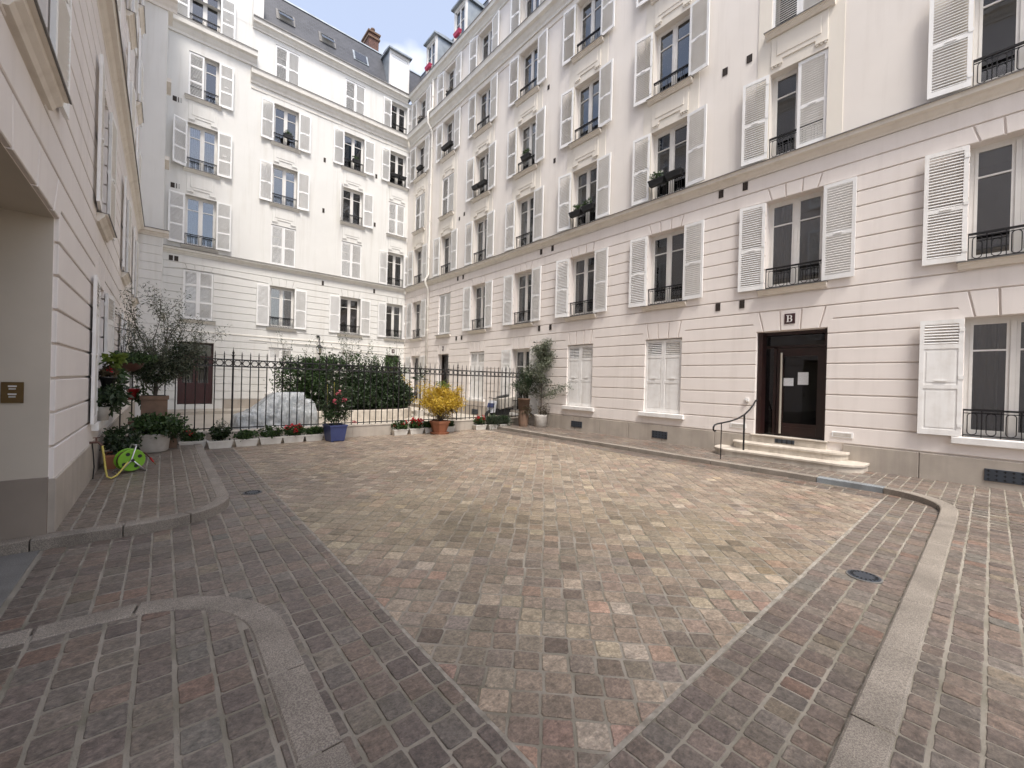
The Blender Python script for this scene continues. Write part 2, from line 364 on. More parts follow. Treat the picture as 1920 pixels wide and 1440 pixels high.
class Paving:
    def __init__(s, name, bed, z, matbed='mortar', warp=None):
        s.z = z; s.list = []; s.warp = warp or (lambda x: 0); m = MB(); m.plate(bed, z-.25, z-.0042)
        if warp: m.v = [(v[0], v[1], v[2]+warp(v[0])) for v in m.v]
        s.root = struct(m.build(name, M[matbed]))
    def stone(s, poly, tint):
        a = abs(area(poly))
        if a < .0016: return
        c = Vector((sum(p[0] for p in poly)/len(poly), sum(p[1] for p in poly)/len(poly)))
        s.list.append((poly, tint, c, a))
    def finish(s, limit=300):
        def vis(c):
            d = Vector((c.x, c.y)); f = Vector((math.sin(R(40.444)), math.cos(R(40.444))))
            z = d.dot(f); x = d.x*f.y-d.y*f.x
            if z < .3: return 1e6+d.length
            sx = abs(x)/z; return d.length + (1e5 if sx > 1.32 or 1.6/z > 1.02 else 0)
        s.list.sort(key=lambda t: vis(t[2]))
        near, far = s.list[:limit], s.list[limit:]
        cache = {}
        for poly, tint, c, a in near:
            loc = [(p[0]-c.x, p[1]-c.y) for p in poly]
            m = MB().plate(rough_poly(loc), -.05, 0, .003); tilt(m, .0011)
            o = m.build('paving_stone', M['stone_o'], s.root, loc=(c.x, c.y, s.z+s.warp(c.x)+random.uniform(-.0012, .0022)))
            o.color = (*tint, 1)
        if far:
            m = MB(); m.cl = []
            for poly, tint, c, a in far:
                m.col = tint; k = len(m.v); dz = s.warp(c.x)+random.uniform(-.0012, .0022); sx, sy = jit()*.0011, jit()*.0011
                m.plate(poly if len(poly) < 4 else [(p[0]+jit()*.003, p[1]+jit()*.003) for p in poly], -.04, 0, .003)
                for i in range(k, len(m.v)):
                    v = m.v[i]; m.v[i] = (v[0], v[1], v[2]+s.z+dz+((v[0]-c.x)*sx+(v[1]-c.y)*sy)/.07 if v[2] > -.03 else v[2]+s.z+s.warp(c.x))
            m.build('paving_stones', M['stone_a'], s.root, kind='stuff')
def rough_poly(p):
    """cut corners and wander the edges a little, as split stone does"""
    out = []; n = len(p)
    for i in range(n):
        a, b, c = Vector(p[i-1]), Vector(p[i]), Vector(p[(i+1) % n])
        k = random.uniform(.004, .013)
        if (a-b).length < .04 or (c-b).length < .04: out.append((b.x, b.y)); continue
        p1 = b+(a-b).normalized()*k; p2 = b+(c-b).normalized()*k
        out += [(p1.x, p1.y), (p2.x, p2.y)]
        e = c-b; mid = b+e*random.uniform(.35, .65); nr = Vector((-e.y, e.x)).normalized()*random.uniform(-.0035, .0035)
        out.append((mid.x+nr.x, mid.y+nr.y))
    return out
def tilt(m, a):
    sx, sy = jit()*a, jit()*a
    m.v = [(x, y, z+(x*sx+y*sy)/.07 if z > -.03 else z) for x, y, z in m.v]
BR = 1.45
def shade(c, k): k *= BR; return tuple(max(.005, x*k) for x in c)
def lerp(a, b, t): return tuple(a[i]+(b[i]-a[i])*t for i in range(3))
PURPLE = [(.092, .075, .070), (.105, .085, .076), (.082, .072, .068), (.094, .088, .084), (.112, .086, .074), (.078, .066, .065), (.10, .09, .082)]
PURPLE_W = PURPLE*6+[(.125, .08, .065), (.115, .10, .078), (.088, .09, .086), (.12, .11, .095)]
FIELD = [(.185, .155, .125), (.165, .14, .115), (.205, .175, .14), (.15, .128, .105), (.225, .20, .165), (.175, .165, .135), (.19, .15, .13), (.16, .145, .13)]
FIELD_W = FIELD*5+[(.27, .245, .21), (.285, .265, .235), (.245, .225, .165), (.225, .16, .125), (.24, .155, .12), (.105, .088, .076), (.24, .195, .12), (.16, .15, .15), (.21, .205, .17), (.11, .10, .085), (.29, .27, .20), (.24, .16, .14)]
def field_tint(x, y):
    c = random.choice(FIELD_W)
    nn = noise.noise((x*.55, y*.55, 3.1)); far = min(1, max(0, (math.hypot(x, y)-2.5)/6))
    c = lerp(c, (.205, .168, .14), .2+.25*far); gy = (c[0]+c[1]+c[2])/3; c = tuple(gy+(v-gy)*.72 for v in c); c = (c[0]*1.02, c[1]*.95, c[2]*.90)
    moss = max(0, noise.noise((x*.42+7, y*.42, 0.5))*1.6-.12)+max(0, .55-abs(math.hypot(x-4.2, y-4.4)-1.2)*.35)*.5
    c = lerp(c, (.19, .168, .10), min(.3, moss*.36))
    return shade(c, random.choice((1, 1, 1, .82, 1.16))*random.uniform(.88, 1.12)*(1+.16*nn))
def purple_tint(x, y):
    c = lerp(random.choice(PURPLE_W), (.102, .084, .073), .35); return shade(c, 1.18*random.uniform(.85, 1.15)*(1+.15*noise.noise((x*.8, y*.8, 9))))
def grid(pv, x0, x1, y0, y1, px, py, jx, jy, planes, tint, row_shift=False, ofs=(0, 0)):
    ny = int((y1-y0)/py)+1; nx = int((x1-x0)/px)+1
    for i in range(nx):
        sh = random.uniform(-.25, .25)*py if row_shift == 'x' else 0
        for j in range(ny):
            X, Y = x0+ofs[0]+i*px, y0+ofs[1]+j*py+sh
            q = [(X+jx/2+jit()*.003, Y+jy/2+jit()*.003), (X+px-jx/2+jit()*.003, Y+jy/2+jit()*.003), (X+px-jx/2+jit()*.003, Y+py-jy/2+jit()*.003), (X+jx/2+jit()*.003, Y+py-jy/2+jit()*.003)]
            c = (X+px/2, Y+py/2)
            q = clip(q, planes(c))
            if len(q) >= 3: pv.stone(q, tint(*c))
# central field, squares laid on the diagonal
FX0, FX1, FY0, FY1 = 1.20, 8.25, 1.04, 11.32
pv = Paving('courtyard_paving', [(FX0-.01, FY0-.01), (FX1+.01, FY0-.01), (FX1+.01, FY1), (FX0-.01, FY1)], 0)
P = .158; a45 = math.sqrt(.5)
fp = lambda c: [(FX0+.012, 0, 1, 0), (FX1-.008, 0, -1, 0), (0, FY0+.012, 0, 1), (0, FY1, 0, -1)]
for i in range(-70, 130):
    sh = random.uniform(-.3, .3)*P
    for j in range(-80, 80):
        u, v = i*P, j*P+sh*.25
        c = ((u+P/2-v-P/2)*a45+3.2, (u+P/2+v+P/2)*a45-2.2)
        if not (FX0-.2 < c[0] < FX1+.2 and FY0-.2 < c[1] < FY1+.2): continue
        gp = random.uniform(.012, .02)
        q = []
        for du, dv in ((gp/2, gp/2), (P-gp/2, gp/2), (P-gp/2, P-gp/2), (gp/2, P-gp/2)):
            uu, vv = u+du+jit()*.004, v+dv+jit()*.004; q.append(((uu-vv)*a45+3.2, (uu+vv)*a45-2.2))
        q = clip(q, fp(c))
        if len(q) >= 3: pv.stone(q, field_tint(*c))
bj = MB().box(FX0-.013, FX0+.013, FY0-.013, FY1, -.05, -.0012).box(FX0+.013, FX1, FY0-.013, FY0+.013, -.05, -.0013); bj.build('border_joint', M['mortar_light'], pv.root)
pv.finish()
# lane from the carriage passage, round both kerbs
AL = (-.10, 6.22, .76)                  # left kerb: centre, outer radius
AI = (-.24, 2.86, .855)                  # entrance corner kerb
AR = (7.95, 1.22, .80)                  # right kerb bend
def lane_planes(c):
    x, y = c; pl = [(FX0-.008, 0, -1, 0), (0, .425, 0, 1), (0, FY1, 0, -1)]
    if y > AL[1]: pl.append((AL[0]+AL[2]+.006, 0, 1, 0))
    elif x > AL[0]: pl.append(arc_plane(AL[0], AL[1], c, AL[2]+.006, False)) if y > 4.7 else None
    elif y > 4.7: pl.append((0, AL[1]-AL[2]-.006, 0, -1))
    if y < AI[1]: pl.append((AI[0]+AI[2]+.006, 0, 1, 0))
    elif y < 4.6:
        pl.append(arc_plane(AI[0], AI[1], c, AI[2]+.006, False) if x > AI[0] else (0, AI[1]+AI[2]+.006, 0, 1))
    if x < -.75: pl.append((-.78, 0, 1, 0))
    return pl
pv = Paving('lane_paving', [(-.82, 3.6), (-.3, 3.6), (.3, 3.2), (.5, 2.8), (.5, .4), (1.19, .4), (1.19, FY1), (.55, FY1), (.55, 6.3), (-.1, 5.57), (-.82, 5.57)], 0)
grid(pv, -.80, 1.2, .425, FY1, .1455, .175, .0165, .018, lane_planes, purple_tint, 'x', (.022, 0))
pv.finish()
pv = Paving('passage_threshold', [(-6, 3.7), (-.83, 3.7), (-.83, 5.58), (-6, 5.58)], .004, 'granite_slab')
for i in range(6):
    pv.list = []
m = MB()
for i in range(6): m.plate([(-.80-.85*(i+1)+.004, 3.73), (-.80-.85*i-.004, 3.73), (-.80-.85*i-.004, 5.455), (-.80-.85*(i+1)+.004, 5.455)], -.04, .006, .004)
m.build('slab', M['granite_slab'], pv.root)
# gutter rows: along the near kerb and along the right kerb
pv = Paving('gutter_paving', [(1.21, .34), (8.1, .34), (8.72, .66), (8.84, 1.2), (8.84, FY1), (8.26, FY1), (8.26, 1.03), (1.21, 1.03)], 0)
def g1(c): 
    pl = [(FX0+.008, 0, 1, 0), (0, .425, 0, 1), (0, FY0-.008, 0, -1)]
    if c[0] > AR[0]: pl.append(arc_plane(AR[0], AR[1], c, AR[2]-.006, True))
    return pl
grid(pv, 1.2, 8.8, .425, 1.03, .125, .1515, .011, .016, g1, purple_tint)
def g2(c):
    pl = [(FX1+.01, 0, 1, 0), (AR[0]+AR[2]-.006, 0, -1, 0), (0, FY0, 0, 1), (0, FY1, 0, -1)]
    if c[1] < AR[1]: pl.append(arc_plane(AR[0], AR[1], c, AR[2]-.006, True))
    return pl
grid(pv, FX1+.01, 8.75, FY0, FY1, .164, .17, .014, .010, g2, purple_tint, 'x')
pv.finish()
# right pavement, along the wall and in front of the camera
KW = .165
pv = Paving('right_pavement', [(8.72, -9), (10.5, -9), (10.5, FY1+.1), (8.82, FY1+.1), (8.82, 1.2), (8.72, .8)], ZR)
bm_ = MB(); xs_ = [.6]+[7.3+.1*k for k in range(15)]; tp = lambda x: .33 if x < 7.95 else AR[1]-math.sqrt(max(0, .87**2-(x-7.95)**2))
bm_.add([q for x in xs_ for q in ((x, -9, ZR-.0042+dip(x)), (x, tp(x), ZR-.0042+dip(x)))], [(2*i, 2*i+2, 2*i+3, 2*i+1) for i in range(len(xs_)-1)]); bm_.build('mortar_bed', M['mortar'], pv.root)
pv.warp = dip
def g3(c):
    x, y = c; pl = [(.47, 0, 1, 0), (XR-.003, 0, -1, 0)]
    if x < AR[0]: pl.append((0, AR[1]-AR[2]-KW-.006, 0, -1))
    elif y < AR[1]: pl.append(arc_plane(AR[0], AR[1], c, AR[2]+KW+.006, False))
    else: pl.append((AR[0]+AR[2]+KW+.006, 0, 1, 0))
    return pl
def right_tint(x, y): return tuple(v*1.05 for v in purple_tint(x, y))
grid(pv, .46, XR, -5.9, FY1, .135, .155, .0135, .018, g3, right_tint, False, (0, .005))
pv.finish()
# left pavement under the left wing
pv = Paving('left_pavement', [(XL-.1, 5.54), (-.1, 5.54), (.38, 5.73), (.59, 6.2), (.59, FY1), (XL-.1, FY1)], ZL)
def g4(c):
    x, y = c; pl = [(XL+.003, 0, 1, 0), (0, FY1, 0, -1)]
    if y > AL[1]: pl.append((AL[0]+AL[2]-.146, 0, -1, 0))
    elif x > AL[0]: pl.append(arc_plane(AL[0], AL[1], c, AL[2]-.146, True))
    else: pl.append((0, AL[1]-AL[2]+.146, 0, 1))
    return pl
def left_tint(x, y): return lerp(purple_tint(x, y), (.20, .168, .142), .5)
grid(pv, XL, .6, 5.5, FY1, .155, .168, .02, .016, g4, left_tint, 'x')
pv.finish()
# entrance corner in front left
pv = Paving('corner_pavement', [(-6, -9), (.53, -9), (.53, 2.86), (.30, 3.40), (-.24, 3.62), (-6, 3.62)], ZI)
def g5(c):
    x, y = c; pl = []
    if y < AI[1]: pl.append((AI[0]+AI[2]-.186, 0, -1, 0))
    elif x > AI[0]: pl.append(arc_plane(AI[0], AI[1], c, AI[2]-.186, True))
    else: pl.append((0, AI[1]+AI[2]-.186, 0, -1))
    return pl
grid(pv, -2.8, .5, -1.5, 3.7, .158, .17, .02, .0185, g5, purple_tint, 'x', (.03, 0))
pv.finish()
# kerbs: a run of stones each
def kerb(name, path, width, z, side, lens, mats='granite', z0=-.2, special=None, warp=None):
    """path: centre polyline of the road-side edge; width goes to 'side' (+1 left of travel)"""
    root = struct(link(name, None)); pts = [Vector(p) for p in path]
    d = [0]
    for i in range(1, len(pts)): d.append(d[-1]+(pts[i]-pts[i-1]).length)
    def at(t):
        t = min(max(t, 0), d[-1])
        for i in range(1, len(pts)):
            if t <= d[i]+1e-9:
                k = (t-d[i-1])/max(1e-9, d[i]-d[i-1]); p = pts[i-1].lerp(pts[i], k); tg = (pts[i]-pts[i-1]).normalized(); return p, Vector((-tg.y, tg.x))*side
    t = 0; i = 0
    while t < d[-1]-.02:
        ln = lens[i % len(lens)]*random.uniform(.92, 1.08); e = min(t+ln, d[-1]); k = max(1, int((e-t)/.09)); g_ = .006
        o, q = [], []
        for j in range(k+1):
            p, nrm = at(t+g_+(e-t-2*g_)*j/k)
            o.append((p.x, p.y)); b = p+nrm*width; q.append((b.x, b.y))
        poly = o+q[::-1]; mm = M[mats]; zz = z+random.uniform(.001, .006)
        if special and special[0] <= (o[0][1]+o[-1][1])/2 <= special[1]: mm = M['granite_blue']
        mk_ = MB().plate(poly, z0, zz, .011)
        if warp: mk_.v = [(v[0], v[1], v[2]+warp(v[0])) for v in mk_.v]
        mk_.build('kerb_stone', mm, root)
        t = e; i += 1
    return root
def arcpts(c, r, a0, a1, n=14): return [(c[0]+r*math.cos(R(a0+(a1-a0)*k/n)), c[1]+r*math.sin(R(a0+(a1-a0)*k/n))) for k in range(n+1)]
kerb('right_kerb', [(8.75, 11.3)]+arcpts(AR, AR[2], 0, -90)+[(.64, .42)], KW, ZR, 1, [1.0, .95, .8], special=(1.15, 2.1), warp=dip)
kerb('left_kerb', [(-4, 5.46)]+arcpts(AL, AL[2], -90, 0)+[(.66, 11.3)], .14, ZL, 1, [.55, .75, .62])
kerb('corner_kerb', [(-4, 3.715)]+arcpts(AI, AI[2], 90, 0)+[(.615, .26)], .18, ZI, -1, [.62, .5, .9, .7])
# low wall and yard behind the fence
yd = MB(); yd.plate([(-.9, 11.55), (10.5, 11.55), (10.5, 21.8), (-.9, 21.8)], -.2, .02)
struct(yd.build('rear_yard', M['yard']))
sw = MB(); sw.plate([(-.05, 20.3), (9.0, 20.3), (9.0, 12.4), (10.45, 12.4), (10.45, 21.75), (-.05, 21.75)], 0, .15, .01)
struct(sw.build('rear_pavement', M['yard']))
# manhole covers
def cover(x, y, r, label):
    t = thing('drain_cover', label, 'drain cover', (x, y, .004), .3, 'round cast iron drain covers')
    MB().lathe([(0, -.03), (r*1.18, -.03), (r*1.18, .002), (r*1.08, .004)], n=28, cap=False).build('rim', M['granite_slab'], t)
    MB().lathe([(r*1.08, -.02), (r*1.07, .005), (r*.93, .006), (r*.92, .003), (r*.9, .006), (0.001, .007)], n=28).build('lid', M['grate'], t)
    m = MB()
    for k in range(18):
        a = 2*math.pi*k/18; m.cbox((r*.8*math.cos(a), r*.8*math.sin(a), .007), (r*.2, r*.12, .004), Matrix.Rotation(a, 3, 'Z'))
    m.build('slots', M['hole'], t)
cover(.96, 6.54, .10, 'round iron drain cover set in the lane beside the kerb bend by the hose reel')
cover(4.66, .69, .105, 'round iron drain cover set in the gutter rows beside the straight granite kerb')

# ------------------------------------------------------------------ facade kit (local frame: x right, y into the wall, z up)
CACHE = {}
def cached(key, fn):
    if key not in CACHE: CACHE[key] = fn()
    return CACHE[key]
def slat_mesh(wd, flip=False):
    m = MB(); tl = -44 if flip else 45; c, s_ = math.cos(R(tl)), math.sin(R(tl)); hd, ht = .022, .0055
    q = [(-hd*c+ht*s_, -hd*s_-ht*c), (hd*c+ht*s_, hd*s_-ht*c), (hd*c-ht*s_, hd*s_+ht*c), (-hd*c-ht*s_, -hd*s_+ht*c)]
    m.extrude_x(q, 0, wd); return m
SLATS_LEFT = [300]
def leaf(parent, hinge, ang, wd, h, style, rails, mat='white', single=False, flip=False):
    st = .058
    def frame():
        m = MB(); y0, y1 = -.017, .017
        m.box(0, st, y0, y1, 0, h); m.box(wd-st, wd, y0, y1, 0, h); m.box(st, wd-st, y0, y1, 0, .095); m.box(st, wd-st, y0, y1, h-.07, h)
        for r in rails: m.box(st, wd-st, y0, y1, r*h-.035, r*h+.035)
        if style == 'ground':
            zt = h*.77
            m.box(st, wd-st, y0, y1, zt-.04, zt+.04); m.box(st, wd-st, -.008, .008, .09, zt)
            m.box(st+.035, wd-st-.035, -.013, .013, .13, rails[0]*h-.08); m.box(st+.035, wd-st-.035, -.013, .013, rails[0]*h+.08, zt-.08)
        # hinges and catch
        for z in (.18, h*.5, h-.18): m.box(-.012, .05, .017, .024, z-.03, z+.03)
        m.box(wd*.35, wd*.62, .017, .03, h*.47-.006, h*.47+.012); m.box(wd*.35, wd*.62, -.03, -.017, h*.47-.006, h*.47+.012)
        return m.mesh('shutter', M[mat])
    def zs():
        out = []; lo = .095 if style != 'ground' else h*.77+.04; stops = sorted([r*h for r in rails]) if style != 'ground' else []
        edges = [lo]+[x for r in stops for x in (r-.035, r+.035)]+[h-.07]
        for a, b in zip(edges[::2], edges[1::2]):
            k = max(1, round((b-a)/.051)); out += [a+(b-a)*(i+.5)/k for i in range(k)]
        return out
    key = ('leaf', round(wd, 2), round(h, 2), style, tuple(rails), mat)
    o = link('shutter', cached(key, frame), parent, loc=hinge, rz=ang)
    if single and SLATS_LEFT[0] > 0:
        me = cached(('slat', round(wd, 2), mat, flip), lambda: slat_mesh(wd-2*st, flip).mesh('slat', M[mat]))
        for z in zs():
            if SLATS_LEFT[0] > 0: link('slat', me, o, loc=(st, 0, z)); SLATS_LEFT[0] -= 1
    else:
        def allsl():
            m = MB(); sm = slat_mesh(wd-2*st, flip)
            for z in zs(): m.add([(v[0]+st, v[1], v[2]+z) for v in sm.v], sm.f)
            return m.mesh('slats', M[mat])
        link('slats', cached(('sl', flip)+key[1:], allsl), o, kind='stuff')
    return o
def rail_mesh(wd):
    m = MB(); h = .47
    m.box(0, wd, -.022, .022, h-.032, h); m.box(0, wd, -.01, .01, .02, .035); m.box(0, wd, -.007, .007, h-.075, h-.062)
    n = max(2, round(wd/.21)); p = wd/n
    for i in range(n):
        x = (i+.5)*p; r = p*.25
        pts = [(x-r, 0, .10)]+[(x-r*math.cos(R(t)), 0, .085-r*.9*math.sin(R(t))) for t in range(0, 181, 30)]+[(x+r, 0, .10)]
        m.tube(pts+[(x+r, 0, h-.12)]+[(x+r*math.cos(R(t)), 0, h-.115+r*.9*math.sin(R(t))) for t in range(0, 181, 30)]+[(x-r, 0, .10)], .0065, 4, False)
    for i in range(n+1): m.box(min(max(i*p, .006), wd-.006)-.006, min(max(i*p, .006), wd-.006)+.006, -.006, .006, 0, h)
    return m.mesh('railing', M['iron'])
def curtain_mesh(wd, h, waves, amp):
    m = MB(); n = waves*6
    V = []; 
    for z in (0, h):
        for i in range(n+1): V.append((wd*i/n, amp*math.sin(2*math.pi*i/6+.6*math.sin(i*.7))*(1 if z == 0 else .7), z))
    m.add(V, [(i, i+1, n+2+i, n+1+i) for i in range(n)]); return m
def window(parent, cx, hw, z0, z1, cur='none', tr=.73, depth=.2, fr='frame', dark=False):
    wd, h = 2*hw, z1-z0
    def fm():
        m = MB(); b = .055; y0, y1 = -.02, .03
        m.box(0, b, y0, y1, 0, h); m.box(wd-b, wd, y0, y1, 0, h); m.box(b, wd-b, y0, y1, h-.06, h); m.box(b, wd-b, y0, y1, 0, .05)
        c = wd/2; m.box(c-.032, c+.032, y0-.022, y1, .05, h-.06)
        for a, e in ((b+.002, c-.034), (c+.034, wd-b-.002)):
            m.box(a, a+.04, y0-.008, y1-.01, .052, h-.062); m.box(e-.04, e, y0-.008, y1-.01, .052, h-.062)
            m.box(a+.04, e-.04, y0-.008, y1-.01, .052, .13); m.box(a+.04, e-.04, y0-.008, y1-.01, h-.105, h-.062); m.box(a+.04, e-.04, y0-.008, y1-.01, h*tr-.014, h*tr+.014)
        return m.mesh('window', M[fr])
    o = link('window', cached(('win', round(wd, 2), round(h, 2), tr, fr), fm), parent, loc=(cx-hw, depth, z0))
    c = wd/2; b = .097
    for a, e in ((b, c-.074), (c+.074, wd-b)):
        for k, (za, zb) in enumerate(((.13, h*tr-.014), (h*tr+.014, h-.105))):
            link('pane', cached(('pane', round(e-a, 3), round(zb-za, 3)), lambda: MB().box(0, e-a, 0, .004, 0, zb-za).mesh('pane', M['glass'])), o, loc=(a, -.004, za))
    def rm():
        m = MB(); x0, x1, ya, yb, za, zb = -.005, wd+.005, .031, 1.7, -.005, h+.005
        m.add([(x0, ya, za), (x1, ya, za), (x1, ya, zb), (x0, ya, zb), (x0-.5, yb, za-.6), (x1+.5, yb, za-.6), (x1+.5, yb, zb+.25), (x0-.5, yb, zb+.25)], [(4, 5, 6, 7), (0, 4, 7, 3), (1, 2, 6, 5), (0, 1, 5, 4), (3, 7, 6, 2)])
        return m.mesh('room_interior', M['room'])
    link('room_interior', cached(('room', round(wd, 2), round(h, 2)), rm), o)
    if cur in ('sheer', 'grey'):
        mat = M['sheer' if cur == 'sheer' else 'curtain_grey']
        link('curtain', cached(('cu', cur, round(wd, 2), round(h, 2)), lambda: curtain_mesh(wd-.1, h-.12, 14, .018).mesh('curtain', mat)), o, loc=(.05, .12, .06))
    elif cur in ('sides', 'left'):
        wk = wd*.3
        me = cached(('cs', round(wd, 2), round(h, 2)), lambda: curtain_mesh(wk, h-.12, 5, .025).mesh('curtain', M['sheer']))
        link('curtain', me, o, loc=(.06, .14, .06))
        if cur == 'sides': link('curtain', me, o, loc=(wd-.06-wk, .14, .06))
    return o
def cells_wall(x0, x1, z0, z1, holes, y, dep, bare=()):
    """flat wall sheet at y with rectangular openings and their reveals back to y+dep"""
    xs = sorted({x0, x1, *[h[0] for h in holes], *[h[1] for h in holes]}); xs = [x for x in xs if x0 <= x <= x1]
    zs = sorted({z0, z1, *[h[2] for h in holes], *[h[3] for h in holes]}); zs = [z for z in zs if z0 <= z <= z1]
    m = MB()
    for a, b in zip(xs, xs[1:]):
        run = None
        for c, d in zip(zs, zs[1:]):
            cx, cz = (a+b)/2, (c+d)/2
            hole = any(h[0] < cx < h[1] and h[2] < cz < h[3] for h in holes)
            if hole:
                if run: m.add([(a, y, run[0]), (b, y, run[0]), (b, y, run[1]), (a, y, run[1])], [(0, 1, 2, 3)]); run = None
            else: run = (run[0] if run else c, d)
        if run: m.add([(a, y, run[0]), (b, y, run[0]), (b, y, run[1]), (a, y, run[1])], [(0, 1, 2, 3)])
    for a, b, c, d in holes:
        if (a, b, c, d) in bare: continue
        e = y+dep; m.add([(a, y, c), (b, y, c), (b, y, d), (a, y, d), (a, e, c), (b, e, c), (b, e, d), (a, e, d)], [(0, 4, 5, 1), (1, 5, 6, 2), (2, 6, 7, 3), (3, 7, 4, 0)])
    return m
GZ = [.90, 1.215, 1.53, 1.85, 2.165, 2.48, 2.785, 3.085, 3.365, 3.70, 4.02, 4.33, 4.64, 4.95, 5.26, 5.555, 5.86, 6.165, 6.50]
def rustication(root, x0, x1, holes, mat, arches, lo=.56, gap=.026, proud=.034):
    """plaster courses standing proud of the wall, with joints between them; arches: [(cx, hw, ztop, z_of_course_below, z_above)]"""
    levels = [lo]+GZ
    for a, b in zip(levels, levels[1:]):
        za, zb = a+gap/2, b-gap/2
        arch = [A for A in arches if abs(A[4]-b) < .01 and A[3] >= a-.01]
        cuts = []
        for h in holes:
            if h[2] < zb-.01 and h[3] > za+.01 and not any(abs((h[0]+h[1])/2-A[0]) < .05 for A in arch): cuts.append((h[0], h[1]))
        arch = sorted(arch)
        cuts = sorted(cuts)
        segs = [(x0, x1)]
        for c in cuts:
            segs = [s2 for s in segs for s2 in (((s[0], min(s[1], c[0])), (max(s[0], c[1]), s[1])) if c[0] < s[1] and c[1] > s[0] else (s,)) if s2[1]-s2[0] > .03]
        for s in segs:
            A_in = [A for A in arch if s[0] < A[0] < s[1]]
            if not A_in:
                # may pass below the lintel of an arch whose head dips into this course
                MB().slab([(s[0], za), (s[1], za), (s[1], zb), (s[0], zb)], .0, -proud, .007).build('course_block', mat, root); continue
            cur = s[0]; prev = None
            pieces = []
            for A in A_in+[None]:
                left = []
                if prev is None: left = [(cur, zb), (cur, za)]
                else:
                    k = prev; zt = k[2]
                    left = [(k[0]+k[1]*.94-.0+gap/2, zb), (k[0]+k[1]*.79+gap/2, zt+.006), (k[0]+k[1], zt+.006)]
                    left += [(k[0]+k[1]+.09, za)] if za > zt+.03 else [(k[0]+k[1]+.001, za)] if za > zt+.008 else []
                if A is None: right = [(s[1], za), (s[1], zb)]
                else:
                    k = A; zt = k[2]
                    right = ([(k[0]-k[1]-.09, za)] if za > zt+.03 else [(k[0]-k[1]-.001, za)] if za > zt+.008 else [])
                    right += [(k[0]-k[1], zt+.006), (k[0]-k[1]*.79-gap/2, zt+.006), (k[0]-k[1]*.94-gap/2, zb)]
                pieces.append(left+right)
                if A is not None:
                    f = [-.94, -.31, .31, .94]; fb = [-.79, -.28, .28, .79]
                    for i in range(3):
                        pieces.append([(A[0]+A[1]*fb[i]+gap/2, A[2]+.006), (A[0]+A[1]*fb[i+1]-gap/2, A[2]+.006), (A[0]+A[1]*f[i+1]-gap/2, zb), (A[0]+A[1]*f[i]+gap/2, zb)])
                prev = A
            for p in pieces: MB().slab(p, .0, -proud-random.uniform(0, .001), .007).build('course_block', mat, root)
def cornice(root, x0, x1, zb, zt, out, name='cornice', mat=None):
    h = zt-zb
    pr = [(.0, zb), (-out*.18, zb), (-out*.22, zb+h*.16), (-out*.4, zb+h*.3), (-out*.55, zb+h*.5), (-out*.9, zb+h*.58), (-out*.95, zb+h*.86), (-out, zb+h*.9), (-out, zt-.02), (0, zt-.004)]
    MB().extrude_x(pr[::-1], x0, x1).build(name, mat or M['mould'], root)
    MB().extrude_x([(0, zt+.03), (-out-.018, zt-.012), (-out-.018, zt-.03), (-out+.0, zt-.03), (-out+.0, zt-.0195), (0, zt-.0035)], x0, x1).build('lead_flashing', M['lead'], root)
def sill(root, cx, hw, z, kind, mat='mould'):
    e = .10
    if kind == 'stone':
        MB().slab([(cx-hw-.12, z-.115), (cx+hw+.12, z-.115), (cx+hw+.12, z), (cx-hw-.12, z)], .19, -.11, .008).build('sill', M['white_old'], root); return
    pr = [(.19, z), (-.15, z-.02), (-.15, z-.036), (-.12, z-.038), (-.115, z-.07), (-.08, z-.10), (-.06, z-.135), (.0, z-.145), (.19, z-.1)]
    MB().extrude_x(pr, cx-hw-e, cx+hw+e).build('sill', M[mat], root)
    MB().extrude_x([(.195, z+.007), (-.165, z-.014), (-.165, z-.03), (-.151, z-.03), (-.151, z-.0195), (.195, z+.0015)], cx-hw-e-.015, cx+hw+e+.015).build('lead_flashing', M['lead'], root)
def apron(root, cx, hw, z1, z0, mat):
    """carved panel under an upper sill, with the little guttae blocks"""
    a = hw-.01; f = .22
    MB().slab([(cx-a, z0), (cx-a+f, z0), (cx-a+f, z0+.1), (cx+a-f, z0+.1), (cx+a-f, z0), (cx+a, z0), (cx+a, z1), (cx-a, z1)], -.014, -.034, .006).build('apron_panel', mat, root)
    i = .115
    MB().slab([(cx-a+i, z0+.2), (cx+a-i, z0+.2), (cx+a-i, z1-.07), (cx-a+i, z1-.07)], -.030, -.046, .008).build('apron_field', mat, root)
    m = MB()
    for sx in (-1, 1):
        for k in range(3):
            x = cx+sx*(a-.035-k*.072); m.slab([(x-.02, z0-.035), (x+.02, z0-.035), (x+.014, z0), (x-.014, z0)], -.014, -.038)
        m.slab([(cx+sx*(a-f/2)-f/2, z0+.005), (cx+sx*(a-f/2)+f/2, z0+.005), (cx+sx*(a-f/2)+f/2, z0+.03), (cx+sx*(a-f/2)-f/2, z0+.03)], -.03, -.046)
    m.build('guttae', mat, root)
def strip(root, cx, hw, za, zb, holes, mat):
    m = cells_wall(cx-hw, cx+hw, za, zb, [h for h in holes if h[0] > cx-hw and h[1] < cx+hw and h[2] >= za and h[3] <= zb], -.013, .012)
    m.add([(cx-hw, 0, za), (cx-hw, -.013, za), (cx-hw, -.013, zb), (cx-hw, 0, zb), (cx+hw, 0, za), (cx+hw, -.013, za), (cx+hw, -.013, zb), (cx+hw, 0, zb)], [(0, 1, 2, 3), (5, 4, 7, 6)])
    m.build('wall_strip', mat, root)
